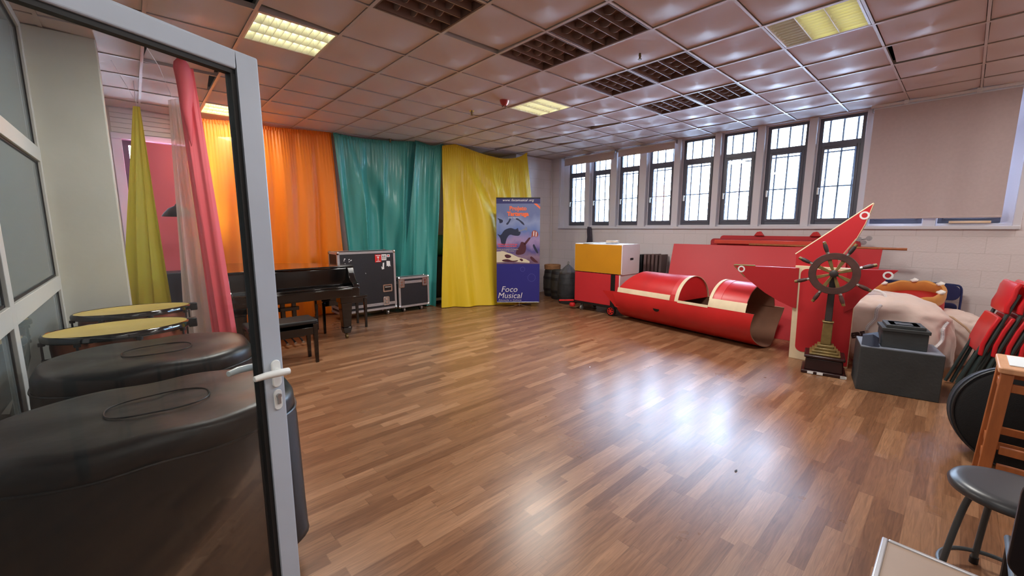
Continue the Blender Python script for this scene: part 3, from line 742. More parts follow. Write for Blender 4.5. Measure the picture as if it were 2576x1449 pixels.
# ------------------------------------------------------------------ drums
def cov(cx_, cy_, rx, ry, zt, label):
    r = rx
    def sq(b):
        for v in b.verts:
            x, y = v.co.x - cx_, v.co.y - cy_; q = hypot(x, y)
            if q < 1e-6: continue
            c, s_ = abs(x / q), abs(y / q); f = 1 / ((c / rx) ** 2.6 + (s_ / ry) ** 2.6) ** (1 / 2.6) / rx
            v.co.x = cx_ + x * f; v.co.y = cy_ + y * f
        return b
    rt = root('covered_timpani', (cx_, cy_, 0), label, 'drum', 'timpani under black vinyl covers')
    T = Mx.Translation((cx_, cy_, 0)); rg = random.Random(int(cx_ * 1000 + cy_ * 77)); n = 96
    b = NB(); rings = []
    prof = [(0, zt - .006), (r * .3, zt - .005), (r * .6, zt - .002), (r * .85, zt), (r - .035, zt - .003), (r - .012, zt - .014), (r, zt - .035), (r + .002, zt - .075), (r - .004, zt - .09)]
    for q, (rr, z) in enumerate(prof):
        if rr == 0: rings.append([b.verts.new(T @ V((0, 0, z)))]); continue
        rings.append([b.verts.new(T @ V((rr * cos(2 * pi * k / n), rr * sin(2 * pi * k / n), z + (.004 * sin(3 * 2 * pi * k / n + cx_ * 9) + .003 * sin(7 * 2 * pi * k / n)) * (rr / r) + (.006 * sin(11 * rr * 9 + 2 * 2 * pi * k / n) * .5 if 0 < rr < r * .9 else 0)))) for k in range(n)])
    for A, B in zip(rings, rings[1:]):
        for k in range(n):
            k2 = (k + 1) % n
            b.faces.new((A[0], B[k], B[k2]) if len(A) == 1 else (A[k], B[k], B[k2], A[k2]))
    ob('cover_top', sq(b), VINYL, rt, ang=180)
    b = NB(); rings = []; zs = [zt - .088, zt - .12, zt - .3, zt - .5, zt - .62, zt - .645]
    for q, z in enumerate(zs):
        v = q / (len(zs) - 1); ri = []
        for k in range(n):
            a = 2 * pi * k / n; f = .008 * sin(9 * a + 2 * sin(2 * a)) * v + .004 * sin(31 * a) * (1 - v)
            ri.append(b.verts.new(T @ V(((r + .004 + .012 * v + f) * cos(a), (r + .004 + .012 * v + f) * sin(a), z + .006 * sin(5 * a) * v))))
        rings.append(ri)
    ri = [b.verts.new(T @ V(((r * .82) * cos(2 * pi * k / n), (r * .82) * sin(2 * pi * k / n), zt - .74))) for k in range(n)]; rings.append(ri)
    ri = [b.verts.new(T @ V(((r * .5) * cos(2 * pi * k / n), (r * .5) * sin(2 * pi * k / n), zt - .80))) for k in range(n)]; rings.append(ri)
    for A, B in zip(rings, rings[1:]):
        for k in range(n): b.faces.new((A[k], B[k], B[(k + 1) % n], A[(k + 1) % n]))
    ob('cover_skirt', sq(b), VINYL, rt, ang=180)
    b = NB(); tube(b, [T @ V(((r + .004) * cos(2 * pi * k / 80), (r + .004) * sin(2 * pi * k / 80), zt - .088 + .004 * sin(7 * 2 * pi * k / 80))) for k in range(80)], .005, 6, closed=True); ob('piping', sq(b), VINYL, rt)
    b = NB()
    for k in range(12):
        a = k * 2 * pi / 12 + .2
        rr = r * .33
    tube(b, [T @ V((rr * cos(t) + .02, rr * sin(t) * .9, zt + .001)) for t in [2 * pi * k / 40 for k in range(40)]], .003, 5, closed=True)
    ob('crease_ring', sq(b), VINYL, rt)
    b = NB()
    for k in range(4):
        a = k * pi / 2 + .5; tube(b, [T @ V((.1 * cos(a), .1 * sin(a), .18)), T @ V((r * .72 * cos(a), r * .72 * sin(a), .075))], .014); lathe(b, [(0, .0), (.03, 0), (.035, .03), (.03, .06), (0, .065)], T @ Mx.Translation((r * .72 * cos(a), r * .72 * sin(a), 0)), 12)
    ob('base', sq(b), BLACKS, rt)
cov(-.01, 1.965, .455, .335, .855, 'black vinyl covered drum in front, right behind the open glass door')
cov(.015, 2.86, .435, .36, .855, 'black vinyl covered drum between the front one and the uncovered timpani')
def timp(cx_, cy_, r, zt, label):
    rt = root('timpani', (cx_, cy_, 0), label, 'drum', 'uncovered timpani')
    T = Mx.Translation((cx_, cy_, zt)) @ Mx.Rotation(radians(-3), 4, 'X') @ Mx.Translation((0, 0, -zt))
    b = NB(); lathe(b, [(0, zt - .008), (r * .9, zt - .008), (r * .93, zt - .001), (r * .95, zt - .001), (r * .955, zt - .012), (0, zt - .014)], T, 64); ob('drum_head', b, DRUMH, rt)
    b = NB(); lathe(b, [(r * .95, zt - .004), (r * .965, zt + .002), (r * .985, zt - .002), (r, zt - .012), (r, zt - .034), (r * .985, zt - .04), (r * .95, zt - .03)], T, 64, closed=True); ob('hoop', b, BLACKG, rt)
    b = NB(); lathe(b, [(r * .88, zt - .02), (r * .9, zt - .08), (r * .88, zt - .2), (r * .78, zt - .34), (r * .6, zt - .44), (r * .3, zt - .5), (0, zt - .51)], T, 48); ob('bowl', b, COPPER, rt)
    for k in range(8):
        a = k * pi / 4 + .25; b = NB(); p = lambda q, z: T @ V((q * cos(a), q * sin(a), z))
        cyl(b, p(r * .99, zt - .15), p(r * .99, zt - .03), .006, n=8); lathe(b, [(0, 0), (.016, 0), (.016, .02), (0, .024)], Mx.Translation(p(r * .985, zt - .055)), 10); cyl(b, p(r * .88, zt - .15), p(r * 1.01, zt - .15), .013, n=8)
        ob('tension_rod', b, BLACKS, rt)
    for k in range(3):
        a = k * 2 * pi / 3 + .6; b = NB(); p = lambda q, z: T @ V((q * cos(a), q * sin(a), z))
        tube(b, [p(r * .93, zt - .09), p(r * .9, zt - .3), p(r * .7, zt - .55), p(r * .55, .12)], .016); ob('strut', b, BLACKS, rt)
    T = Mx.Translation((cx_, cy_, 0))
    b = NB(); lathe(b, [(0, .06), (r * .68, .06), (r * .72, .09), (r * .6, .13), (0, .15)], T, 32)
    for k in range(3):
        a = k * 2 * pi / 3; lathe(b, [(0, 0), (.03, 0), (.034, .03), (.03, .062), (0, .065)], T @ Mx.Translation((r * .6 * cos(a), r * .6 * sin(a), 0)), 12)
    ob('base', b, BLACKS, rt)
    b = NB(); box(b, (cx_ + r * .97, cy_ - .03, zt - .06), (cx_ + r * .97 + .05, cy_ + .02, zt + .005)); ob('tuning_gauge', b, BLACKS, rt, bev=.006)
timp(-.125, 3.74, .365, .85, 'uncovered timpani with golden head, the nearer of the two by the partition')
timp(-.055, 4.50, .365, .85, 'uncovered timpani with golden head, farther back in front of the pillar')

# ------------------------------------------------------------------ grand piano and benches
pn = root('grand_piano', (1.4, 6.0, 0), 'glossy black grand piano with closed lid in front of the orange curtain', 'piano')
XL, XR, YF = .66, 2.17, 5.45
def pshape(ins=0):
    pts = [(XL + ins, YF + .17), (XR - ins, YF + .17)]
    for t in [k / 16 for k in range(17)]:
        y = YF + .5 + t * 1.05
        x = XR - ins - (.86) * (3 * t * t - 2 * t * t * t) if t > 0 else XR - ins
        pts.append((x, y))
    for t in [k / 8 for k in range(1, 9)]:
        a = t * pi / 2; pts.append((XR - .86 - ins - .32 * sin(a) * .9, YF + 1.55 + .13 * sin(a) * (1 - ins * 3)))
    pts += [(XL + ins + .12, YF + 1.66), (XL + ins, YF + 1.56)]
    return pts
b = NB(); prism(b, pshape(), .36, Mx.Translation((0, 0, .60))); ob('case', b, BLACKG, pn, bev=.006, ang=30)
b = NB(); prism(b, pshape(-.012), .022, Mx.Translation((0, 0, .972))); ob('lid', b, BLACKG, pn, bev=.006, ang=30)
b = NB(); box(b, (XL + .02, YF + .165, .74), (XR - .02, YF + .19, .965)); ob('fallboard', b, BLACKG, pn, bev=.01)
b = NB(); box(b, (XL, YF - .03, .595), (XR, YF + .18, .72)); ob('keybed', b, BLACKG, pn, bev=.008)
b = NB(); box(b, (XL + .09, YF - .02, .72), (XR - .09, YF + .165, .738)); ob('key_lid', b, BLACKG, pn, bev=.006)
for x0 in (XL, XR - .085):
    b = NB(); prism(b, [(YF - .03, .72), (YF + .2, .72), (YF + .2, .97), (YF + .14, .97), (YF + .12, .90), (YF + .1, .84), (YF + .05, .79), (YF - .02, .765)], .085, frame((x0, 0, 0), (0, 1, 0), (0, 0, 1))); ob('cheek', b, BLACKG, pn, bev=.008)
b = NB(); box(b, (XL + .1, YF - .037, .61), (XR - .1, YF - .03, .705)); ob('keyslip', b, BLACKG, pn, bev=.003)
for x, y in ((.80, 5.62), (2.03, 5.60), (1.02, 6.86)):
    b = NB()
    box(b, (x - .085, y - .085, .50), (x + .085, y + .085, .60))
    hexa(b, [(x - .052, y - .052, .16)[:3], (x + .052, y - .052, .16), (x + .052, y + .052, .16), (x - .052, y + .052, .16)], [(x - .072, y - .072, .5), (x + .072, y - .072, .5), (x + .072, y + .072, .5), (x - .072, y + .072, .5)])
    hexa(b, [(x - .042, y - .042, .075), (x + .042, y - .042, .075), (x + .042, y + .042, .075), (x - .042, y + .042, .075)], [(x - .062, y - .062, .16), (x + .062, y - .062, .16), (x + .062, y + .062, .16), (x - .062, y + .062, .16)])
    lg = ob('leg', b, BLACKG, pn, bev=.006)
    b = NB(); cyl(b, (x, y, .05), (x, y, .08), .016, n=12); cyl(b, (x - .014, y, .03), (x + .014, y, .03), .03, n=18); ob('caster', b, BRONZE, lg)
b = NB(); box(b, (1.22, 5.68, .10), (1.52, 5.84, .16)); box(b, (1.28, 5.74, .16), (1.33, 5.79, .6)); box(b, (1.41, 5.74, .16), (1.46, 5.79, .6)); box(b, (1.25, 5.72, .45), (1.49, 5.80, .5)); ob('pedal_lyre', b, BLACKG, pn, bev=.006, weld=False)
for x in (1.28, 1.37, 1.46):
    b = NB(); tube(b, [(x, 5.7, .09), (x, 5.62, .085), (x, 5.54, .065)], [.01, .011, .018], 10); ob('pedal', b, CHROME, pn)
def bench(x0, y0, x1, y1, h, label, leg=.05, cushion=True):
    r = root('piano_bench', ((x0 + x1) / 2, (y0 + y1) / 2, 0), label, 'bench', 'black piano benches')
    if cushion:
        b = NB(); box(b, (x0, y0, h - .05), (x1, y1, h)); ob('cushion', b, BLACKS, r, bev=.018, seg=3)
        b = NB(); box(b, (x0 + .01, y0 + .01, h - .17), (x1 - .01, y0 + .03, h - .085)); box(b, (x0 + .01, y1 - .03, h - .17), (x1 - .01, y1 - .01, h - .05)); box(b, (x0 + .01, y0 + .03, h - .17), (x0 + .03, y1 - .03, h - .05)); box(b, (x1 - .03, y0 + .03, h - .17), (x1 - .01, y1 - .03, h - .05)); box(b, (x0 + .03, y0 + .03, h - .17), (x1 - .03, y1 - .03, h - .155))
    else:
        b = NB(); box(b, (x0, y0, h - .03), (x1, y1, h)); ob('seat', b, BLACKG, r, bev=.006)
        b = NB(); box(b, (x0 + .02, y0 + .02, h - .11), (x1 - .02, y1 - .02, h - .03))
    ob('apron', b, BLACKG, r, bev=.004, weld=False)
    for x in (x0 + leg / 2 + .004, x1 - leg / 2 - .004):
        for y in (y0 + leg / 2 + .004, y1 - leg / 2 - .004):
            b = NB(); a, c = leg / 2, leg / 2 * .66
            hexa(b, [(x - c, y - c, 0), (x + c, y - c, 0), (x + c, y + c, 0), (x - c, y + c, 0)], [(x - a, y - a, h - .05), (x + a, y - a, h - .05), (x + a, y + a, h - .05), (x - a, y + a, h - .05)]); ob('leg', b, BLACKG, r, bev=.003)
    return r
bench(.75, 4.76, 1.42, 5.09, .50, 'black padded piano bench in front of the grand piano keyboard')
bench(1.86, 6.02, 2.52, 6.40, .50, 'black bench tucked beside the piano in front of the large flight case', .045, False)

# ------------------------------------------------------------------ flight cases
def flight(x0, y0, x1, y1, z0, z1, label, lidz, latches, handle, vert=True):
    r = root('flight_case', ((x0 + x1) / 2, (y0 + y1) / 2, 0), label, 'flight case', 'black flight cases with silver edges')
    b = NB(); box(b, (x0, y0, z0), (x1, y1, z1)); ob('body', b, LAMIN, r, smooth=False, bev=.004)
    b = NB(); e = .032; t = .004
    for x in (x0, x1):
        for y in (y0, y1):
            box(b, (min(x - t, x + (e if x == x0 else -e)) if x == x0 else x - e, y - t if y == y0 else y - e, z0), (x + e if x == x0 else x + t, y + e if y == y0 else y + t, z1))
    for z in (z0, z1):
        za, zb = (z - t, z + e) if z == z0 else (z - e, z + t)
        for y in (y0, y1): box(b, (x0 - t, y - t if y == y0 else y - e, za), (x1 + t, y + e if y == y0 else y + t, zb))
        for x in (x0, x1): box(b, (x - t if x == x0 else x - e, y0 - t, za), (x + e if x == x0 else x + t, y1 + t, zb))
    ob('edging', b, CASEAL, r, smooth=False, weld=False)
    b = NB(); box(b, (x0 - .005, y0 - .006, lidz - .022), (x1 + .005, y1 + .006, lidz - .002)); box(b, (x0 - .005, y0 - .006, lidz + .002), (x1 + .005, y1 + .006, lidz + .022)); ob('lid_band', b, CASEAL, r, smooth=False, weld=False)
    for x in (x0, x1):
        for y in (y0, y1):
            for z in (z0, z1):
                b = NB(); lathe(b, [(0, -.03), (.02, -.024), (.03, 0), (.02, .024), (0, .03)], Mx.Translation((x + (.012 if x == x0 else -.012), y + (.012 if y == y0 else -.012), z + (.012 if z == z0 else -.012))), 12); ob('ball_corner', b, CHROME, r)
    for x, z in latches:
        b = NB(); M = frame((x, y0 - .006, z), (1, 0, 0), (0, 0, 1))
        ringprism(b, rrect(-.055, -.075, .055, .075, .02), rrect(-.042, -.06, .042, .06, .014), .006, M); prism(b, rrect(-.042, -.06, .042, .06, .014), .002, M, 1); box(b, (-.022, .01, 0), (.022, .045, .012), M=M); prism(b, circ(0, -.02, .024, 14), .012, M); ob('latch', b, [CHROME, STEEL], r, bev=.001)
    for x, z in handle:
        b = NB(); M = frame((x, y0 - .006, z), (1, 0, 0), (0, 0, 1))
        ringprism(b, rrect(-.085, -.065, .085, .065, .02), rrect(-.062, -.042, .062, .042, .01), .006, M); prism(b, rrect(-.062, -.042, .062, .042, .01), .001, M, 1); cyl(b, M @ V((-.055, .018, .012)), M @ V((.055, .018, .012)), .010, n=10); ob('handle', b, [CHROME, BLACKS], r, bev=.001)
    for x in (x0 + .12, x1 - .14):
        for y in (y0 + .08, y1 - .08):
            b = NB(); cyl(b, (x - .016, y, .045), (x + .016, y, .045), .045, n=20); box(b, (x - .026, y - .02, .04), (x - .02, y + .02, z0)); box(b, (x + .02, y - .02, .04), (x + .026, y + .02, z0)); box(b, (x - .04, y - .04, z0 - .008), (x + .04, y + .04, z0)); ob('caster', b, STEEL, r, bev=.002)
    return r
fc = flight(2.32, 6.61, 3.29, 7.0, .12, 1.115, 'large black flight case with silver edges behind the piano', .215, [(3.10, .26), (2.42, .2)], [(3.13, .48)])
for nm, m, x0, z0, x1, z1 in (('fragile_sticker', REDT, 2.93, .93, 3.04, 1.06), ('arrow_sticker', WHITEF, 3.045, .96, 3.13, 1.06), ('small_sticker', WHITEF, 3.14, 1.01, 3.195, 1.055)):
    b = NB(); box(b, (x0, 6.603, z0), (x1, 6.6065, z1)); s = ob(nm, b, m, fc, smooth=False)
    b = NB(); M = frame(((x0 + x1) / 2, 6.603, (z0 + z1) / 2), (1, 0, 0), (0, 0, 1))
    if nm == 'fragile_sticker':
        prism(b, [(-.018, .03), (.018, .03), (.012, .008), (.004, -.002), (.004, -.026), (.016, -.034), (-.016, -.034), (-.004, -.026), (-.004, -.002), (-.012, .008)], .001, M); box(b, (-.042, .042, 0), (.042, .052, .001), M=M); box(b, (-.036, -.055, 0), (.036, -.046, .001), M=M); ob('goblet_mark', b, WHITEF, s, smooth=False)
    elif nm == 'arrow_sticker':
        for sx in (-.017, .017): prism(b, [(sx - .005, -.036), (sx + .005, -.036), (sx + .005, .014), (sx + .013, .014), (sx, .036), (sx - .013, .014), (sx - .005, .014)], .001, M)
        ob('arrow_mark', b, BLACKT, s, smooth=False)
    else: box(b, (-.014, -.011, 0), (.014, .011, .001), M=M); ob('red_mark', b, REDT, s, smooth=False)
b = NB(); M = frame((3.165, 6.606, .89), (1, 0, 0), (0, 0, 1)); prism(b, [(-.035, .055), (.03, .05), (.032, -.01), (.04, -.045), (.02, -.03), (.005, -.05), (-.012, -.03), (-.034, -.035)], .0005, M); s = ob('torn_label', b, WHITEF, fc, smooth=False); ob('letters', T_fc, BLACKT, s)
b = NB(); M = frame((3.065, 6.606, .86), (1, 0, 0), (0, 0, 1)); prism(b, [(-.03, .0), (-.01, -.02), (.0, .055), (.025, .06), (.02, .0), (.02, -.05), (-.02, -.055)], .0005, M); ob('torn_label', b, WHITEF, fc, smooth=False)
b = NB()
for x, z, w, h in ((2.43, 1.01, .028, .02), (2.42, .985, .02, .014), (2.50, 1.0, .026, .016), (2.53, .985, .03, .018), (2.50, .965, .02, .014), (2.43, .93, .028, .022), (2.76, .76, .008, .02)):
    M = frame((x, 6.606, z), (1, .0, .5), (-.2, 0, 1)); prism(b, [(-w / 2, -h / 2), (w / 2, -h / 3), (w / 3, h / 2), (-w / 3, h / 3)], .0005, M)
ob('paint_scrapes', b, WHITEF, fc, smooth=False)
flight(3.345, 6.62, 3.95, 6.80, .10, .635, 'low black flight case with silver edges on casters in front of the teal curtain', .545, [(3.40, .53), (3.86, .53)], [])

# ------------------------------------------------------------------ banner
bn = root('roll_up_banner', BX @ V((.4, 0, -.01)), 'tall blue roll-up banner for a music project in front of the yellow curtain', 'banner')
BH = 2.045; BW = .81; BZ = .10
def bpr(name, poly, z, m, parent, d=.001):
    b = NB(); prism(b, poly, d, BX @ Mx.Translation((0, 0, z))); return ob(name, b, m, parent, smooth=False)
sheet = bpr('sheet', [(0, BZ), (BW, BZ), (BW, BH), (0, BH)], 0, POSTR, bn, .002)
# printed sea picture: gradient of printed ink, a picture panel on the sheet
PIC = bpy.data.materials.new('printed_sea'); PIC.use_nodes = True
nt = PIC.node_tree; N = nt.nodes; L = nt.links
tc = N.new('ShaderNodeTexCoord'); sp = N.new('ShaderNodeSeparateXYZ'); L.new(tc.outputs['Generated'], sp.inputs[0])
nz = N.new('ShaderNodeTexNoise'); nz.inputs['Scale'].default_value = 3; nz.inputs['Detail'].default_value = 6; L.new(tc.outputs['Generated'], nz.inputs['Vector'])
ad = N.new('ShaderNodeMath'); ad.operation = 'MULTIPLY_ADD'; L.new(nz.outputs['Fac'], ad.inputs[0]); ad.inputs[1].default_value = .35; L.new(sp.outputs[2], ad.inputs[2])
rp = N.new('ShaderNodeValToRGB'); L.new(ad.outputs[0], rp.inputs[0]); cr = rp.color_ramp
cr.elements[0].position = .12; cr.elements[0].color = (*lin((92, 66, 96)), 1); cr.elements[1].position = 1.15 if False else 1; cr.elements[1].color = (*lin((98, 108, 150)), 1)
for p, c in ((.3, (130, 106, 128)), (.42, (78, 72, 130)), (.55, (150, 128, 168)), (.7, (92, 112, 168)), (.85, (128, 140, 178))):
    e = cr.elements.new(p); e.color = (*lin(c), 1)
L.new(rp.outputs[0], N['Principled BSDF'].inputs['Base Color']); N['Principled BSDF'].inputs['Roughness'].default_value = .35
pic = bpr('picture', [(.0, .83), (BW, .83), (BW, 1.945), (0, 1.945)], .002, PIC, sheet)
def pk_(*c): return mat('print_%d_%d_%d' % c, c, .4)
NAVYK = pk_(34, 40, 66); BRK = pk_(74, 32, 44); PALE = pk_(206, 196, 172); WHT = pk_(220, 216, 220); ORK = pk_(226, 104, 62); TEALK = pk_(60, 96, 96); PINKK = pk_(220, 80, 96)
polys = NB
def marks(name, lst, m, z=.0032, par=None):
    for p in lst:
        b = NB(); prism(b, p, .0004, BX @ Mx.Translation((0, 0, z))); ob(name, b, m, sheet, smooth=False, weld=False)
def sm(p):
    q = [V((*a, 0)) for a in p]; o = []
    for i in range(len(q)):
        a, c, d, e = q[i - 1], q[i], q[(i + 1) % len(q)], q[(i + 2) % len(q)]
        for t in (0, .33, .66):
            t2, t3 = t * t, t * t * t
            r = .5 * ((2 * c) + (d - a) * t + (2 * a - 5 * c + 4 * d - e) * t2 + (3 * c - a - 3 * d + e) * t3); o.append((r.x, r.y))
    return o
marks('sea_animal_print', [sm([(.02, 1.39), (.08, 1.37), (.15, 1.46), (.26, 1.50), (.35, 1.475), (.40, 1.50), (.41, 1.46), (.45, 1.42), (.42, 1.36), (.33, 1.36), (.25, 1.375), (.19, 1.30), (.155, 1.18), (.09, 1.22), (.07, 1.31)]), sm([(.21, 1.56), (.24, 1.60), (.27, 1.66), (.25, 1.675), (.22, 1.62), (.18, 1.575)]), sm([(.36, 1.66), (.42, 1.63), (.47, 1.58), (.52, 1.55), (.50, 1.6), (.42, 1.66), (.38, 1.68)]), sm([(.02, 1.68), (.07, 1.665), (.12, 1.64), (.11, 1.60), (.06, 1.59), (.05, 1.64)]), sm([(.70, 1.20), (.73, 1.15), (.78, 1.05), (.76, 1.03), (.71, 1.10), (.68, 1.17)])], NAVYK)
marks('trumpet_print', [[(.41, 1.45), (.52, 1.485), (.555, 1.525), (.575, 1.50), (.57, 1.45), (.53, 1.462), (.42, 1.43)]], pk_(120, 124, 140), .0034)
marks('violin_print', [sm([(.36, 1.02), (.42, 1.00), (.52, 1.03), (.555, 1.12), (.545, 1.2), (.52, 1.23), (.46, 1.24), (.43, 1.16), (.38, 1.10)]), [(.50, 1.2), (.60, 1.32), (.64, 1.33), (.63, 1.30), (.54, 1.18)]], BRK)
marks('fish_print', [sm([(.66, 1.42), (.70, 1.46), (.76, 1.43), (.78, 1.37), (.74, 1.33), (.69, 1.35), (.65, 1.32), (.655, 1.37)])], pk_(150, 74, 66))
marks('fish_stripe', [[(.69, 1.44), (.705, 1.445), (.70, 1.35), (.685, 1.36)], [(.735, 1.435), (.75, 1.42), (.745, 1.345), (.73, 1.34)]], WHT, .0036)
marks('sand_print', [[(.0, 1.06), (.12, 1.07), (.28, 1.02), (.40, .96), (.55, .92), (.62, .88), (.62, .85), (.3, .87), (.0, .86)]], PALE, .0030)
marks('shell_print', [sm([(.15, .99), (.2, 1.01), (.27, .985), (.26, .95), (.19, .94)]), sm([(.63, .95), (.66, .97), (.73, .91), (.78, .86), (.72, .86), (.66, .9)]), sm([(.10, .9), (.2, .92), (.3, .89), (.4, .9), (.36, .87), (.16, .87)]), sm([(.43, .92), (.47, .93), (.5, .9), (.47, .88)])], BRK, .0034)
marks('corner_ribbon', [[(.69, 1.945), (.75, 1.945), (BW, 1.885), (BW, 1.845)]], ORK, .0034)
marks('header_band', [[(0, 1.945), (BW, 1.945), (BW, BH), (0, BH)]], pk_(36, 34, 96), .0022)
b = NB()
for c_, r_ in (((.49, .73), .045), ((.66, .57), .075)): ringprism(b, [(c_[0] + x, c_[1] + y) for x, y in circ(0, 0, r_)], [(c_[0] + x, c_[1] + y) for x, y in circ(0, 0, r_ - .006)], .0005, BX @ Mx.Translation((0, 0, .003)))
ob('bubble_print', b, pk_(84, 86, 156), sheet, smooth=False, weld=False)
for t, m, nm in ((T_url, WHT, 'web_address'), (T_pro, ORK, 'title_lettering'), (T_tar, ORK, 'title_lettering'), (T_aut, WHT, 'small_lettering'), (T_foco, WHT, 'logo_lettering'), (T_mus, WHT, 'logo_lettering'), (T_edu, WHT, 'small_lettering'), (T_red, PINKK, 'small_lettering'), (T_wht, PALE, 'small_lettering')): ob(nm, t, m, sheet, smooth=False)
b = NB(); cyl(b, BX @ V((0, BH, -.004)), BX @ V((BW, BH, -.004)), .012, n=12); ob('top_rail', b, BLACKS, bn)
b = NB(); cyl(b, BX @ V((.005, BZ, -.004)), BX @ V((BW - .005, BZ, -.004)), .01, n=12); ob('bottom_rail', b, STEEL, bn)
b = NB(); cyl(b, BX @ V((.43, .03, -.03)), BX @ V((.43, BH, -.016)), .009, n=10); ob('pole', b, STEEL, bn)
for a in (-.28, .28):
    b = NB(); tube(b, [BX @ V((.43, .05, -.03)), BX @ V((.43 + a * .75, .012, .10))], .008); ob('foot', b, mat('foot_bronze', (120, 92, 70), .35, .6), bn)
b = NB(); tube(b, [BX @ V((.43, .05, -.03)), BX @ V((.66, .012, -.20))], .008); ob('foot', b, BLACKS, bn)

# ------------------------------------------------------------------ barrels
def barrel(x, y, r, h, m, label, hoopm=HOOPM, rot=0):
    rt = root('barrel', (x, y, 0), label, 'barrel', 'barrels in the back corner'); T = Mx.Translation((x, y, 0)) @ Mx.Rotation(rot, 4, 'Z')
    def rad(z): return r * (.80 + .20 * sin(pi * (z / h)))
    b = NB(); n = 60; rings = []
    zs = [k / 16 * h for k in range(17)]
    for z in zs:
        rings.append([b.verts.new(T @ V(((rad(z) - (.004 if k % 5 == 0 else 0)) * cos(2 * pi * k / n), (rad(z) - (.004 if k % 5 == 0 else 0)) * sin(2 * pi * k / n), z))) for k in range(n)])
    for A, B in zip(rings, rings[1:]):
        for k in range(n): b.faces.new((A[k], A[(k + 1) % n], B[(k + 1) % n], B[k]))
    b.faces.new(rings[0][::-1])
    c = [b.verts.new(T @ V((rad(h) * .94 * cos(2 * pi * k / n), rad(h) * .94 * sin(2 * pi * k / n), h))) for k in range(n)]; d = [b.verts.new(T @ V((rad(h) * .92 * cos(2 * pi * k / n), rad(h) * .92 * sin(2 * pi * k / n), h - .03))) for k in range(n)]
    for A, B in ((rings[-1], c), (c, d)):
        for k in range(n): b.faces.new((A[k], A[(k + 1) % n], B[(k + 1) % n], B[k]))
    b.faces.new(d)
    ob('staves', b, m, rt, ang=50)
    for f in (.07, .27, .70, .91):
        z = h * f; b = NB(); w = .028
        lathe(b, [(rad(z - w) - .006, z - w), (rad(z - w) + .005, z - w), (rad(z) + .006, z), (rad(z + w) + .005, z + w), (rad(z + w) - .006, z + w)], T, 48, closed=True); ob('hoop', b, hoopm, rt)
    return rt
barrel(6.80, 6.12, .20, .60, BARREL, 'weathered grey barrel farthest in the corner, carrying a straw ring')
b = NB(); lathe(b, [(.16, 0), (.178, 0), (.182, .09), (.172, .1), (.155, .1), (.15, .02)], Mx.Translation((6.80, 6.12, .60)), 36, closed=True); ob('straw_basket', b, STRAW, label='tan straw ring standing on the farthest barrel', cat='basket')
barrel(6.60, 5.76, .17, .62, BARREL, 'grey barrel between the straw-topped barrel and the dark barrel', rot=.5)
barrel(6.36, 5.30, .21, .60, BAR2, 'dark charcoal barrel nearest the camera with a domed lid on top', BAR2, rot=.2)
ld = root('domed_lid', (6.36, 5.30, .6), 'grey ribbed dome lid with a ring on the dark barrel', 'lid')
b = NB(); n = 48; prof = [(.165, 0), (.168, .03), (.15, .05), (.10, .10), (.05, .15), (.02, .175), (.012, .185)]
rings = [[b.verts.new(V((6.36 + (r_ * (1 + (.05 if k % 4 == 0 else 0))) * cos(2 * pi * k / n), 5.30 + (r_ * (1 + (.05 if k % 4 == 0 else 0))) * sin(2 * pi * k / n), .602 + z_))) for k in range(n)] for r_, z_ in prof]
for A, B in zip(rings, rings[1:]):
    for k in range(n): b.faces.new((A[k], A[(k + 1) % n], B[(k + 1) % n], B[k]))
b.faces.new(rings[-1]); b.faces.new(rings[0][::-1])
ob('dome', b, mat('lid_grey', (96, 96, 102), .4, .3, noise=.3, ns=12), ld, ang=25)
b = NB(); tube(b, [(6.36 + .022 * cos(t), 5.30, .81 + .024 * sin(t)) for t in [2 * pi * k / 16 for k in range(16)]], .006, 6, closed=True); ob('ring', b, STEEL, ld)
b = NB(); hexa(b, [(6.98, 5.28, 0), (6.98, 5.78, 0), (7.0, 5.78, 0), (7.0, 5.28, 0)], [(7.20, 5.28, 1.0), (7.20, 5.72, 1.0), (7.22, 5.72, 1.0), (7.22, 5.28, 1.0)]); ob('black_board', b, BLACKS, label='black board leaning on the wall behind the barrels', cat='board')
b = NB(); sc = [(-.12, 0), (.10, 0), (.11, .3), (.10, .62), (.115, .78), (.135, .9), (.12, 1.02), (.10, 1.14), (.02, 1.15), (.005, 1.09), (.02, .98), (.0, .86), (-.07, .76), (-.11, .64), (-.12, .3)]
prism(b, [(-x, z + .42) for x, z in sc], .05, frame((7.26, 5.56, 0), (0, 1, 0), (0, 0, 1)))
for v in b.verts: v.co.z -= .42; v.co.z *= 1.33; v.co.x -= max(0, .0)
ob('carved_post', b, mat('post_grey', (66, 60, 74), .5, noise=.3, ns=8), label='dark scroll-topped carved post standing behind the yellow box', cat='post', bev=.008)

# ------------------------------------------------------------------ cart with yellow box
ct = root('prop_cart', (6.22, 4.32, 0), 'red cart box with a black stripe on a wheeled dolly', 'cart')
b = NB(); box(b, (5.955, 3.86, .17), (6.49, 4.80, .71)); ob('box', b, RED2, ct, smooth=False, bev=.006)
b = NB(); box(b, (5.948, 3.93, .12), (5.956, 4.015, .71)); ob('black_stripe', b, BLACKS, ct, smooth=False)
b = NB(); box(b, (5.96, 3.842, .30), (6.49, 3.861, .712)); ob('white_side', b, WHITEP, ct, bev=.004)
b = NB(); box(b, (5.96, 3.83, .125), (6.49, 4.82, .17)); ob('dolly', b, BLACKS, ct, bev=.008)
b = NB(); cyl(b, (5.97, 3.98, .085), (5.925, 3.98, .085), .085, n=30); w_ = ob('wheel', b, BLACKS, ct, bev=.01)
b = NB(); M = frame((5.9235, 3.98, .085), (0, -1, 0), (0, 0, 1)); ringprism(b, circ(0, 0, .062), circ(0, 0, .052), .004, M)
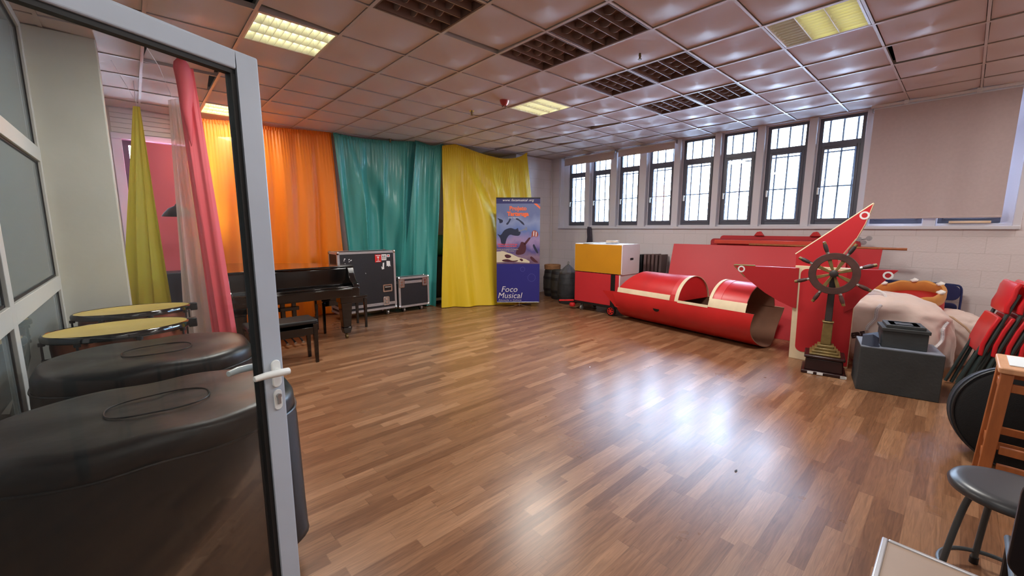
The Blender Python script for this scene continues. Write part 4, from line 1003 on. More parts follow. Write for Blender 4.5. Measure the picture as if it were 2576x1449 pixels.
for k in range(6): a = k * pi / 3; prism(b, [(.01 * cos(a + 1.57), .01 * sin(a + 1.57)), (.01 * cos(a - 1.57), .01 * sin(a - 1.57)), (.054 * cos(a) + .006 * cos(a - 1.57), .054 * sin(a) + .006 * sin(a - 1.57)), (.054 * cos(a) - .006 * cos(a - 1.57), .054 * sin(a) - .006 * sin(a - 1.57))], .004, M)
prism(b, circ(0, 0, .018, 14), .006, M); ob('red_hub', b, REDT, w_, weld=False)
for y in (3.98,):
    b = NB(); cyl(b, (6.44, y, .085), (6.485, y, .085), .085, n=30); ob('wheel', b, BLACKS, ct, bev=.01)
for x, y in ((6.0, 4.66), (6.40, 4.66)):
    b = NB(); cyl(b, (x, y - .015, .045), (x, y + .015, .045), .045, n=18); box(b, (x - .02, y - .024, .04), (x + .02, y - .018, .125)); box(b, (x - .02, y + .018, .04), (x + .02, y + .024, .125)); ob('caster', b, STEEL, ct, bev=.002)
b = NB(); tube(b, [(5.93, 4.80, .17), (5.90, 5.0, .145), (5.88, 5.10, .135)], .016); ob('red_handle', b, REDP, ct)
b = NB(); lathe(b, [(0, -.05), (.05, -.03), (.06, 0), (.05, .03), (0, .05)], Mx.Translation((5.96, 4.85, .08)), 16); ob('red_buffer', b, RED, ct)
yb = root('storage_box', (6.22, 4.3, .71), 'white box with a mustard yellow front stacked on the red cart', 'box')
b = NB(); prism(b, rrect(5.955, .715, 6.50, 1.225, .03), 1.0, frame((0, 4.81, 0), (1, 0, 0), (0, 0, 1))); ob('body', b, WHITEP, yb, ang=50)
b = NB(); box(b, (5.945, 3.825, .725), (5.956, 4.80, 1.215)); ob('yellow_front', b, MUST, yb, smooth=False, bev=.002)
b = NB(); prism(b, rrect(6.20, .955, 6.30, .995, .012), .003, frame((0, 3.8115, 0), (1, 0, 0), (0, 0, 1))); ob('hand_hole', b, BLACKS, yb, smooth=False)
for k, (x, y, a, w, d) in enumerate(((6.10, 4.55, .2, .3, .21), (6.2, 4.25, -.3, .3, .22), (6.24, 4.2, .5, .28, .2))):
    b = NB(); M = Mx.Translation((x, y, 1.226 + k * .012)) @ Mx.Rotation(a, 4, 'Z'); box(b, (-w / 2, -d / 2, 0), (w / 2, d / 2, .01 if k < 2 else .03), M=M)
    ob('sheet_music', b, PAPER if k != 2 else mat('old_paper', (206, 190, 176), .8, noise=.2, ns=25), label=('flat white papers at the left on top of the yellow box', 'white paper stack in the middle of the yellow box top', 'wrinkled beige booklet on top of the papers on the yellow box')[k], cat='papers', group='papers on the yellow box')
b = NB(); cyl(b, (6.6, 4.98, .87), (6.7, 4.86, .95), .06, .005, n=14); 
b.free()
# dark folded boards by the wall
for k in range(8):
    y = 4.17 - k * .066; b = NB(); z1 = 1.0 + (.012 if k > 2 else 0) + .004 * (k % 3)
    hexa(b, [(6.86 + .02 * k, y - .022, 0), (7.16, y - .022, 0), (7.16, y + .022, 0), (6.86 + .02 * k, y + .022, 0)], [(6.90 + .02 * k, y - .022, z1), (7.28, y - .022, z1), (7.28, y + .022, z1), (6.90 + .02 * k, y + .022, z1)])
    ob('folded_board', b, [BLACKS, BLACKS, BLACKS, mat('board_brown', (118, 92, 88), .6), mat('board_brown', (108, 84, 80), .6), mat('board_brown', (112, 88, 86), .6), mat('board_brown', (98, 78, 76), .6), mat('board_brown', (92, 72, 70), .6)][k], label='%s dark board standing on edge against the wall beside the yellow box' % ('first', 'second', 'third', 'fourth', 'fifth', 'sixth', 'seventh', 'eighth')[k], cat='board', group='boards standing on edge by the wall', bev=.004)
    bb = bpy.data.objects[-1] if False else None

# ------------------------------------------------------------------ red boards and folded tables by the wall
b = NB(); hexa(b, [(6.36, 1.0, 0), (6.36, 3.30, 0), (6.40, 3.30, 0), (6.40, 1.0, 0)], [(6.78, 1.0, 1.235), (6.78, 3.34, 1.235), (6.82, 3.34, 1.235), (6.82, 1.0, 1.235)]); ob('red_board', b, RED2, label='large flat red panel leaning against the window wall', cat='panel', bev=.003)
rp_ = root('red_banner_cloth', (6.8, 1.0, 0), 'red cloth panel on a wooden rod behind the tail fins', 'cloth panel')
b = NB(); hexa(b, [(6.80, .74, .1), (6.80, 1.6, .1), (6.815, 1.6, .1), (6.815, .74, .1)], [(6.86, .68, 1.24), (6.86, 1.6, 1.24), (6.875, 1.6, 1.24), (6.875, .68, 1.24)]); ob('cloth', b, RED2, rp_)
b = NB(); cyl(b, (6.87, .46, 1.245), (6.87, 2.2, 1.255), .016, n=12); ob('rod', b, OAK, rp_)
def ftable(x, dx, y0, y1, z1, m, label, rail=True):
    r = root('folding_table', (x, (y0 + y1) / 2, 0), label, 'folding table', 'red folding tables leaning on edge')
    b = NB(); prism(b, rrect(y0, 0, y1, z1, .05), .03, frame((x + .03, 0, 0), (0, 1, 0), (0, 0, 1)))
    for v in b.verts: v.co.x += dx * v.co.z
    ob('tabletop', b, m, r, ang=50)
    b = NB()
    for y in (y0 + .5, y1 - .5): tube(b, [(x + .042, y, z1 - .1), (x + .042, y, .25)], .011)
    ob('leg_frame', b, STEEL, r)
    return r
ftable(6.93, 0, 1.70, 2.78, 1.30, RED2, 'red folding table on edge nearest the big red panel')
ftable(7.02, .0, .92, 2.84, 1.33, REDD, 'red folding table on edge in the middle of the row')
t3 = ftable(7.14, .0, 1.0, 2.74, 1.38, RED2, 'red folding table on edge closest to the wall, with raised brackets')
for y in (2.14, 1.42):
    b = NB(); prism(b, [(-.09, 0), (.05, 0), (.0, .07), (-.05, .06)], .05, frame((7.18, y, 1.38), (0, -1, 0), (0, 0, 1))); ob('bracket', b, RED, t3, bev=.008)
b = NB(); box(b, (6.885, .95, 1.255), (6.92, 2.72, 1.315)); br_ = ob('wooden_batten', b, mat('orange_red_wood', (206, 66, 46), .5, noise=.1), label='orange-red batten running along the top of the folded tables', cat='batten', bev=.004)
for dy, dz in ((0, 0), (.055, .045), (-.05, .055)):
    b = NB(); cyl(b, (7.08, .90 + dy, 1.31 + dz), (7.10, .90 + dy, 1.31 + dz), .032, n=18); cyl(b, (7.075, .90 + dy, 1.31 + dz), (7.105, .90 + dy, 1.31 + dz), .012, n=10); tube(b, [(7.10, .90 + dy, 1.31 + dz), (7.115, 1.0, 1.33), (7.125, 1.05, 1.33)], .008); ob('caster', b, STEEL, t3, weld=False)

# ------------------------------------------------------------------ red submarine hull
E0 = V((5.80, 1.57, .41)); L0 = V((6.12, 3.72, .41)); ax = (E0 - L0).normalized(); LNH = (E0 - L0).length; RH = .40
side = V((-ax.y, ax.x, 0)); side = side if side.x < 0 else -side     # horizontal, towards the camera
def hp(t, a, r): return L0 + ax * t + side * (r * cos(a)) + V((0, 0, r * sin(a)))
sb = root('submarine_hull', (L0 + E0) / 2 - V((0, 0, .41)), 'red cylindrical cardboard submarine hull lying in front of the red panel', 'prop')
# lower tub: shell from rim (a = +8deg) round the bottom to the far rim (172deg)
b = NB(); na, nt_ = 48, 10; th = .012
a0, a1 = radians(9), radians(-189)
def tub(rr, flip):
    g = []
    for i in range(na + 1):
        a = a0 + (a1 - a0) * i / na; row = []
        for j in range(nt_ + 1):
            t0 = -.20 * max(0, sin(a) * .9 + .1) - (.10 if i in (0, na) else 0) * 0
            t = t0 + (LNH + .03 * sin(a * 3) - t0) * j / nt_
            row.append(b.verts.new(hp(t, a, rr)))
        g.append(row)
    for i in range(na):
        for j in range(nt_):
            f = b.faces.new((g[i][j], g[i + 1][j], g[i + 1][j + 1], g[i][j + 1])); f.material_index = 1 if flip else 0
    return g
go_ = tub(RH, False); gi_ = tub(RH - th, True)
for i in range(na):
    for j in (0, nt_): f = b.faces.new((go_[i][j], go_[i + 1][j], gi_[i + 1][j], gi_[i][j])); f.material_index = 1
for i in (0, na):
    for j in range(nt_): f = b.faces.new((go_[i][j], go_[i][j + 1], gi_[i][j + 1], gi_[i][j])); f.material_index = 2
ob('hull', b, [RED, CARDB, CREAM], sb, ang=30)
b = NB(); zz = .09
tip = [hp(-.0, radians(9), RH), hp(-.26, radians(7), RH + .02), hp(-.02, radians(-30), RH + .004), hp(.06, radians(-30), RH + .004), hp(.05, radians(9), RH + .002)]
v = [b.verts.new(p) for p in tip]; v2 = [b.verts.new(p + side * -.012) for p in tip]; b.faces.new(v); b.faces.new(v2[::-1])
for i in range(5): b.faces.new((v[i], v[(i + 1) % 5], v2[(i + 1) % 5], v2[i]))
ob('bow_flap', b, RED, sb)
def dome(t0, t1, rr, m, name, aa=(10, 170), slope=0, mi_edge=0):
    b = NB(); n = 28; g = []; k_ = 14
    for i in range(n + 1):
        a = radians(aa[0] + (aa[1] - aa[0]) * i / n); row = []
        for j in range(k_ + 1):
            u = j / k_; t = t0 + (t1 - t0) * u
            sh = 1.0
            if slope: sh = min(1, (.0 + u / slope) ** .5) if u < slope else 1
            row.append(b.verts.new(L0 + ax * t + side * (rr * cos(a)) * (1 if sh > .3 else .9) + V((0, 0, .06 + (rr * sin(a) - .06) * sh))))
        g.append(row)
    for i in range(n):
        for j in range(k_): b.faces.new((g[i][j], g[i + 1][j], g[i + 1][j + 1], g[i][j + 1]))
    return ob(name, b, m, sb, ang=60, weld=False)
def band(t0, t1, aa, rr, m, name, th=.006):
    b = NB(); n = 24
    g = []
    for i in range(n + 1):
        a = radians(aa[0] + (aa[1] - aa[0]) * i / n)
        g.append([b.verts.new(hp(t, a, q)) for t, q in ((t0, rr), (t1, rr), (t1, rr + th), (t0, rr + th))])
    for i in range(n):
        for k in range(4): b.faces.new((g[i][k], g[i][(k + 1) % 4], g[i + 1][(k + 1) % 4], g[i + 1][k]))
    b.faces.new(g[0]); b.faces.new(g[-1][::-1])
    return ob(name, b, m, sb, ang=50)
def full_dome(t0, t1, rr, bow=0, caps=(0, 2)):
    b = NB(); n = 30; k_ = 2; g = []
    for i in range(n + 1):
        a = radians(8 + 164 * i / n); ts = t0 + bow * sin(a) ** 1.5; g.append([b.verts.new(hp(t, a, rr)) for t in (ts, (ts + t1) / 2, t1)])
    for i in range(n):
        for j in range(k_): b.faces.new((g[i][j], g[i + 1][j], g[i + 1][j + 1], g[i][j + 1]))
    for j in caps:
        b.faces.new([g[i][j] for i in range(n + 1)])
    return b
RD = RH - .006
b = full_dome(.02, 1.13, RD, .26)
ob('front_hatch', b, RED, sb, ang=40)
band(1.03, 1.10, (22, 165), RD, mat('hatch_stripe', (206, 62, 66), .4), 'hatch_stripe', .004)
band(.05, 1.02, (9, 20), RD + .001, CREAM, 'cream_edge'); band(1.10, 1.155, (9, 172), RD + .001, CREAM, 'cream_edge')
b = full_dome(1.62, LNH - .10, RD, caps=(0,)); q_ = full_dome(1.63, LNH - .10, RD - .012, caps=())
me_ = bpy.data.meshes.new('t'); q_.to_mesh(me_); q_.free(); n0 = len(b.faces); b.from_mesh(me_); bpy.data.meshes.remove(me_); b.faces.ensure_lookup_table()
for f in b.faces[n0:]: f.material_index = 1
ob('rear_hatch', b, [RED, CARDB], sb, ang=40, weld=False)
band(1.595, 1.635, (24, 172), RD + .001, CREAM, 'cream_edge'); band(1.66, 1.75, (26, 168), RD, mat('hatch_stripe', (206, 62, 66), .4), 'hatch_stripe', .004)
band(1.60, LNH - .09, (9, 26), RD + .001, CREAM, 'cream_edge')
band(1.15, 1.60, (7, 12), RD + .001, CREAM, 'cream_edge', .008)
b = NB(); pts = []
for k in range(13):
    a = pi * k / 12; pts.append((-.055 * cos(a), -.045 * sin(a)))
M = frame(hp(.80, radians(-14), RH + .002), ax, hp(.8, radians(-10), RH) - hp(.8, radians(-18), RH)); prism(b, pts, .002, M); ob('grip_hole', b, BLACKS, sb, smooth=False)

# ------------------------------------------------------------------ submarine tail with fins
tl = root('submarine_tail', (5.40, .95, 0), 'red tail piece with white border and three pointed fins', 'prop')
PB, PT = V((5.53, 1.25, 0)), V((5.43, 1.235, 1.07))
yv = V((0, -1, 0)); up_ = (PT - PB).normalized()
TM = frame(PB, (0.02, -1, 0), up_)          # x to the right, y up the panel, z towards camera
PH = 1.09; PW = .54
b = NB(); prism(b, [(0, 0), (PW, 0), (PW, PH), (0, PH)], .02, TM @ Mx.Translation((0, 0, -.02))); ob('panel', b, WHITEP if False else CREAM, tl, smooth=False, bev=.003)
b = NB(); prism(b, rrect(.055, .10, PW - .02, PH - .03, .06), .003, TM); ob('red_face', b, RED2, tl, smooth=False)
b = NB(); prism(b, [(.30, .02), (PW - .005, .02), (PW - .005, PH - .05), (.30, PH - .05)], .003, TM @ Mx.Translation((0, 0, .001))); ob('red_face', b, RED2, tl, smooth=False)
def fin(name, poly, ring, edges, z):
    b = NB(); prism(b, poly, .018, TM @ Mx.Translation((0, 0, z))); o = ob(name, b, RED2 if name != 'side_fin' else REDD, tl, smooth=False)
    b = NB(); ringprism(b, circ(ring[0], ring[1], .040), circ(ring[0], ring[1], .024), .002, TM @ Mx.Translation((0, 0, z + .018))); ob('white_ring', b, WHITEP, o, smooth=False)
    for p, q, m in edges:
        b = NB(); P, Q = TM @ V((*p, z + .009)), TM @ V((*q, z + .009)); tube(b, [P, Q], .010, 6); ob('edge_strip', b, m, o)
    return o
cur = [(-.63, 1.055), (-.50, .92), (-.40, .84), (-.28, .75), (-.14, .67), (.0, .61)]
fin('side_fin', [(.0, .61), (.04, .61), (.04, 1.065), (-.04, 1.065), (-.63, 1.055)] + cur[1:-1], (-.545, 1.015), [(( -.63, 1.057), (-.40, 1.062), GREENE), ((-.63, 1.055), (-.50, .92), GREENE)], .004)
fin('side_fin', [(PW - .08, .62), (PW - .08, 1.085), (.80, 1.10), (.845, 1.10), (.74, .97), (.66, .87), (.59, .78), (PW, .68)], (.775, 1.045), [], .004)
fin('top_fin', [(.0, PH - .06), (-.005, 1.215), (.60, 1.74), (.555, 1.55), (.50, 1.40), (.43, 1.27), (.37, 1.17), (.36, PH - .06)], (.545, 1.63), [((-.01, 1.215), (.605, 1.745), CREAM), ((.60, 1.74), (.555, 1.55), CREAM), ((.555, 1.55), (.50, 1.40), CREAM), ((.50, 1.40), (.37, 1.17), CREAM)], -.03)

# ------------------------------------------------------------------ ship's helm
hx, hy = 5.24, .87; ha = math.atan2(-.06, .36)
HMt = Mx.Translation((hx, hy, 0)) @ Mx.Rotation(radians(11), 4, 'Z')
hm = root('ship_wheel', (hx, hy, 0), "old wooden ship's wheel on a stepped pedestal in front of the red tail", 'ship wheel')
def hb(b, sx, sy, z0, z1, s2=None):
    s2 = s2 or 1; a, c = sx / 2, sy / 2
    hexa(b, [HMt @ V(p) for p in ((-a, -c, z0), (a, -c, z0), (a, c, z0), (-a, c, z0))], [HMt @ V(p) for p in ((-a * s2, -c * s2, z1), (a * s2, -c * s2, z1), (a * s2, c * s2, z1), (-a * s2, c * s2, z1))])
b = NB(); hb(b, .35, .37, .0, .035); hb(b, .30, .32, .035, .165, .96); hb(b, .32, .34, .165, .195); pl = ob('plinth', b, MAHOG, hm, bev=.01, weld=False)
b = NB()
for t in (-.17, .02, .10): box(b, (-.183, t - .02, .006), (-.1795, t + .03, .03), M=HMt)
box(b, (-.183, -.183, .004), (-.14, -.14, .03), M=HMt)
ob('chipped_paint', b, WHITEF, pl, smooth=False)
b = NB(); hb(b, .26, .26, .195, .215); hb(b, .22, .22, .215, .24); hb(b, .18, .18, .24, .268); hb(b, .14, .14, .268, .298); ob('steps', b, BRONZE, hm, bev=.006, weld=False)
b = NB()
for k in range(8):
    pass
hb(b, .088, .088, .298, .53, .92); hb(b, .098, .098, .53, .545); ob('lower_column', b, BRONZE, hm, bev=.008, weld=False)
b = NB(); hb(b, .062, .062, .545, 1.05, .85); ob('upper_column', b, DARKW, hm, bev=.006)
hub = HMt @ V((-.085, 0, 1.045)); cdir = (V((0, 0, 1.3)) - hub).normalized(); cdir.z *= .3; cdir.normalize()
WMt = frame(hub, V((0, 0, 1)).cross(cdir), (0, 0, 1))          # x right as seen from the camera, y up, z to the camera
b = NB(); ro, ri = .205, .146
n = 64; prof = [(ri, -.014), (ro, -.014), (ro + .004, -.008), (ro + .004, .010), (ro, .016), (ri, .016), (ri - .003, .01), (ri - .003, -.01)]
lathe(b, prof, WMt, n, closed=True); ob('rim', b, BROWNW, hm, ang=40)
b = NB(); lathe(b, [(0, -.03), (.036, -.03), (.038, .0), (.036, .022), (.022, .03), (0, .032)], WMt, 24); ob('hub', b, DARKW, hm)
b = NB(); cyl(b, WMt @ V((0, 0, -.09)), WMt @ V((0, 0, 0)), .018, n=12); ob('axle', b, DARKW, hm)
for k in range(8):
    a = radians(22.5 + 45 * k - 4); M = WMt @ Mx.Rotation(a, 4, 'Z')
    b = NB(); prism(b, [(.03, -.009), (.075, -.014), (ri + .004, -.018), (ri + .004, .018), (.075, .014), (.03, .009)], .012, M @ Mx.Translation((0, 0, -.004))); ob('inner_blade', b, BRONZE, hm, bev=.003)
    b = NB(); lathe(b, [(.0, ro - .002), (.016, ro - .002), (.017, ro + .02), (.0, ro + .022)], M @ Mx.Rotation(pi / 2, 4, 'Y'), 14); hd_ = ob('ferrule', b, CHROME, hm)
    b = NB(); lathe(b, [(0, ro + .02), (.014, ro + .02), (.019, ro + .045), (.020, ro + .085), (.016, ro + .10), (.016, ro + .108), (.012, ro + .125), (0, ro + .127)], M @ Mx.Rotation(pi / 2, 4, 'Y'), 14); ob('spoke_handle', b, DARKW if k in (1, 2, 3) else BROWNW, hm)
    b = NB(); lathe(b, [(0, ro + .106), (.0165, ro + .106), (.0145, ro + .129), (0, ro + .132)], M @ Mx.Rotation(pi / 2, 4, 'Y'), 14); ob('handle_tip', b, BRONZE, hm)

# ------------------------------------------------------------------ charcoal pedestal boxes, pouch, sacks, crown
A_ = V((4.88, .55, 0)); B_ = V((5.0, 0, 0)); cxv = (B_ - A_).normalized(); CM = frame(A_, cxv, (0, 0, 1))   # x along front, y up, z to camera; depth is -z
cr_ = root('plinth_box', A_ + cxv * .28, 'large charcoal painted box on the floor right of the ship wheel', 'box')
CWD = .56; CHT = .415; CDP = .44
b = NB(); box(b, (0, 0, -CDP), (CWD, CHT, 0), M=CM); ob('body', b, CHARC, cr_, smooth=False, bev=.006)
b = NB(); box(b, (.004, CHT - .004, -CDP + .004), (CWD - .004, CHT + .004, -.003), M=CM); ob('top_panel', b, mat('box_top_grey', (122, 128, 142), .5, noise=.25, ns=7), cr_, smooth=False)
c2 = root('plinth_block', CM @ V((.30, CHT, -.2)), 'smaller charcoal stepped block standing on the large charcoal box', 'box')
b = NB(); box(b, (.15, CHT + .004, -.36), (.455, CHT + .155, -.07), M=CM); ob('body', b, CHARC, c2, smooth=False, bev=.005)
b = NB(); box(b, (.14, CHT + .155, -.37), (.465, CHT + .185, -.06), M=CM); box(b, (.17, CHT + .185, -.34), (.435, CHT + .212, -.09), M=CM); ob('step', b, CHARC, c2, bev=.004, weld=False)
b = NB(); ringprism(b, [(x, y) for x, y in rrect(.20, -.31, .405, -.12, .01)], [(x, y) for x, y in rrect(.245, -.27, .36, -.16, .01)], .02, CM @ Mx.Translation((0, CHT + .212, 0)) @ frame((0, 0, 0), (1, 0, 0), (0, 0, 1))); ob('top_frame', b, mat('frame_grey', (112, 116, 124), .5, noise=.3), c2, bev=.003)
b = NB(); pts = [(.02, -.14), (.135, -.16), (.13, -.03), (.08, -.01), (.01, -.05)]
v0 = [b.verts.new(CM @ V((x, CHT + .005, z))) for x, z in pts]; v1 = [b.verts.new(CM @ V((x * .95 + .005, CHT + .085 + .03 * (k % 2), z - .03))) for k, (x, z) in enumerate(pts)]
b.faces.new(v0[::-1]); b.faces.new(v1)
for k in range(5): b.faces.new((v0[k], v0[(k + 1) % 5], v1[(k + 1) % 5], v1[k]))
bmesh.ops.subdivide_edges(b, edges=b.edges[:], cuts=2, use_grid_fill=True, smooth=.4)
ob('cloth_pouch', b, POUCH, label='dark navy pouch crumpled on the left end of the charcoal box', cat='pouch', ang=60)

from mathutils import noise as mnoise
def sackmesh(c, rx, ry, h, seed, rot=0, sag=.0, lumps=.07):
    b = NB(); bmesh.ops.create_icosphere(b, subdivisions=5, radius=1)
    for v in b.verts:
        p = v.co.copy(); q = V((abs(p.x) ** .75 * (1 if p.x > 0 else -1), abs(p.y) ** .75 * (1 if p.y > 0 else -1), abs(p.z) ** .55 * (1 if p.z > 0 else -1)))
        nn = mnoise.noise(p * 1.7 + V((seed, 0, 0))) * lumps + mnoise.noise(p * 4.5 + V((0, seed, 0))) * lumps * .4 + abs(mnoise.noise(p * 7 + V((seed, seed, 0)))) * lumps * .35
        q *= (1 + nn); z = (q.z * .5 + .5) * h
        if sag: z -= sag * max(0, q.y) * (z / h)
        x, y = q.x * rx, q.y * ry
        v.co = V((c[0] + x * cos(rot) - y * sin(rot), c[1] + x * sin(rot) + y * cos(rot), max(0.003, z)))
    return b
sk = root('cloth_sack', (6.0, .36, 0), 'big pale cloth sack with printed letters and piped edges behind the charcoal box', 'sack')
b = sackmesh((5.99, .43, 0), .33, .47, .79, 3.1, 0, 0, .10)
for v in b.verts:
    t = (.83 - v.co.y); v.co.z *= 1 - .20 * max(0, min(1.2, (.35 - v.co.y) / .55)) if v.co.y < .35 else 1
bvh = BVHTree.FromBMesh(b); ob('bag', b, SACK, sk, ang=180)
# piping seams dropped onto the bag surface
def onbag(px_, off_=.006):
    p, nrm_, i_, d_ = bvh.ray_cast(V((0, 0, 1.5)), px_ - V((0, 0, 1.5))); return (p + nrm_ * off_) if p else None
def seam(y0, y1, z0, z1, name, m=WHITEP):
    pts = []
    for k in range(26):
        t = k / 25; q = onbag(V((5.7, y0 + (y1 - y0) * t + .012 * sin(t * 9), z0 + (z1 - z0) * t)))
        if q: pts.append(q)
    if len(pts) > 2:
        b = NB(); tube(b, pts, .016, 6); ob(name, b, m, sk)
        b = NB()
        for k in range(0, len(pts) - 1):
            p = pts[k].lerp(pts[k + 1], .5); tube(b, [p + V((-.0125, -.010, 0)), p + V((-.013, .012, .004))], .0022, 4)
        ob('stitching', b, mat('stitch_blue', (58, 66, 100), .6), sk)
seam(.52, .60, .70, .42, 'piping'); seam(.03, .10, .60, .25, 'piping')
b = NB(); h0 = onbag(V((5.75, .66, .78))) or V((5.8, .66, .76)); tube(b, [h0 + V((0, .10 * cos(t), .075 * sin(t) - .01)) + V((0, -.07, 0)) for t in [pi * k / 12 for k in range(13)]], .013, 8); ob('strap', b, WHITEP, sk)
# lettering
bm = T_per
bmesh.ops.triangulate(bm, faces=bm.faces)
M = frame(V((5.72, .765, .31)), V((0, -1, .40)), V((0, .2, 1)))
bm.transform(M)
dead = []
for v in bm.verts:
    q = onbag(v.co, .004)
    if q: v.co = q
    else: dead.append(v)
bmesh.ops.delete(bm, geom=dead, context='VERTS')
if len(bm.verts): ob('printed_letters', bm, mat('ink_brown', (60, 42, 44), .7), sk, smooth=False)
s2 = root('cloth_sack', (6.55, .05, 0), 'smaller pale cloth sack slumped behind the big one by the red chairs', 'sack'); b = sackmesh((6.60, .02, 0), .27, .27, .60, 8.4, 0, 0); ob('bag', b, SACK, s2, ang=180)
b = NB(); tube(b, [V((6.25, .1, .60)), V((6.18, .0, .58)), V((6.15, -.1, .50)), V((6.15, -.16, .42))], .010, 6); ob('tie_cord', b, mat('cord_tan', (190, 158, 130), .7), s2)
cw = root('costume_crown', (6.62, .42, .5), 'giant gold and red costume crown with white tufts lying on the sacks', 'crown')
KM = Mx.Translation((6.58, .38, .60)) @ Mx.Rotation(radians(-8), 4, 'X') @ Mx.Rotation(radians(-14), 4, 'Y')
b = NB(); n = 72; g = []
for k in range(n):
    a = 2 * pi * k / n; ht = .20 + .010 * sin(9 * a); g.append([b.verts.new(KM @ V((r_ * cos(a), r_ * sin(a), z_))) for r_, z_ in ((.31, .06), (.325, .10), (.335, ht - .02), (.325, ht), (.30, ht - .01), (.29, .08))])
for k in range(n):
    for q in range(6): b.faces.new((g[k][q], g[(k + 1) % n][q], g[(k + 1) % n][(q + 1) % 6], g[k][(q + 1) % 6]))
ob('gold_band', b, GOLD, cw, ang=60)
b = NB(); lathe(b, [(0, .10), (.15, .12), (.29, .09), (.30, .07), (.31, .05), (.30, -.06), (.25, -.10), (0, -.11)], KM, 48); ob('red_lining', b, CROWNR, cw)
for k in range(7):
    a = 2 * pi * k / 7 + 2.5; b = NB(); bmesh.ops.create_icosphere(b, subdivisions=2, radius=.03)
    for v in b.verts: v.co = KM @ (V((.318 * cos(a), .318 * sin(a), .208)) + V((v.co.x * 1.2, v.co.y * 1.2, v.co.z * .7)) * (1 + mnoise.noise(v.co * 60) * .5))
    ob('white_tuft', b, TUFT, cw, ang=180)

# ------------------------------------------------------------------ blue folding chairs by the wall
def blue_chair(y, label, top=.83):
    r = root('folding_chair', (6.98, y, 0), label, 'chair', 'blue folding chairs by the wall')
    x = 7.05
    b = NB(); hw = .22
    tube(b, smoothp([(x - .10, y - hw, .012), (x + .06, y - hw, .5), (x + .08, y - hw, .72), (x + .085, y - hw + .01, top - .02), (x + .085, y - hw + .06, top), (x + .085, y + hw - .06, top), (x + .085, y + hw - .01, top - .02), (x + .08, y + hw, .72), (x + .06, y + hw, .5), (x - .10, y + hw, .012)], 2), .011, 8); ob('frame', b, NAVY, r)
    b = NB(); prism(b, rrect(-hw + .012, top - .19, hw - .012, top - .008, .07), .014, frame((x + .075, y, 0), (0, -1, 0), (0, 0, 1))); ob('backrest', b, NAVY, r, bev=.004)
    b = NB(); prism(b, rrect(-hw + .02, .30, hw - .02, .62, .05), .018, frame((x + .035, y, 0), (0, -1, 0), (0, 0, 1))); ob('seat', b, NAVY, r, bev=.004)
    for s in (-1, 1):
        b = NB(); tube(b, [(x + .0, y + s * (hw - .03), .012), (x + .075, y + s * (hw - .03), .52)], .010); ob('rear_leg', b, NAVY, r)
blue_chair(.63, 'blue folding chair mostly hidden behind the right tail fin', .835)
blue_chair(.18, 'blue folding chair with its back showing above the big sack', .835)

# ------------------------------------------------------------------ red plastic chairs leaning in a row
def red_chair(loc, label, name='stacked_chair'):
    # folded chair leaning towards -Y, seen from its side; built around loc = foot of the first leg
    x, y, z = loc; r = root(name, loc, label, 'chair', 'red plastic folding chairs leaning in a row')
    ln = radians(14); yw = radians(9); wd_ = V((cos(yw), sin(yw), 0)); hd2 = V((-sin(yw), cos(yw), 0)); d = hd2 * -sin(ln) + V((0, 0, cos(ln))); nrm_ = hd2 * cos(ln) + V((0, 0, sin(ln)))
    def P(a, s, t): return V((x, y, z)) + wd_ * a + d * s + nrm_ * t     # a along X, s up the chair, t off its plane
    w = .42
    for a in (.02, w - .02):
        b = NB(); tube(b, [P(a, .012, 0), P(a, .5, .0), P(a, .98, -.01)], .014, 8); ob('leg', b, GREYM, r)
        b = NB(); tube(b, [P(a + (.02 if a < .2 else -.02), .012, .045), P(a + (.02 if a < .2 else -.02), .62, .025)], .013, 8); ob('leg', b, GREYM, r)
    b = NB(); g = []
    prof = [(.80, .02), (.86, .035), (.94, .03), (1.02, .04), (1.07, .03)]
    for k in range(9):
        u = k / 8; a = w * u; bow = .018 * (1 - (2 * u - 1) ** 2)
        g.append([b.verts.new(P(a, s, t + bow)) for s, t in prof] + [b.verts.new(P(a, s, t + bow - .035)) for s, t in prof[::-1]])
    m_ = len(g[0])
    for k in range(8):
        for q in range(m_): b.faces.new((g[k][q], g[k + 1][q], g[k + 1][(q + 1) % m_], g[k][(q + 1) % m_]))
    b.faces.new(g[0]); b.faces.new(g[-1][::-1]); ob('backrest', b, REDP, r, bev=.012, seg=3, ang=60)
    b = NB(); g = []
    prof = [(.40, .03), (.50, .05), (.64, .05), (.76, .04)]
    for k in range(9):
        u = k / 8; a = w * u; bow = -.012 * (1 - (2 * u - 1) ** 2)
        g.append([b.verts.new(P(a, s, t + bow)) for s, t in prof] + [b.verts.new(P(a, s, t + bow - .03)) for s, t in prof[::-1]])
    m_ = len(g[0])
    for k in range(8):
        for q in range(m_): b.faces.new((g[k][q], g[k + 1][q], g[k + 1][(q + 1) % m_], g[k][(q + 1) % m_]))
    b.faces.new(g[0]); b.faces.new(g[-1][::-1]); ob('seat', b, REDP, r, bev=.01, seg=3, ang=60)
    return r
rc = red_chair((5.36, -.115, 0), 'red plastic folding chair at the open end of the leaning row')
for k in range(1, 8):
    dup(rc, (5.36 + .012 * k, -.115 - .075 * k, 0), None, '%s red plastic folding chair in the leaning row, counted from its left end' % ('', 'second', 'third', 'fourth', 'fifth', 'sixth', 'seventh', 'eighth')[k])

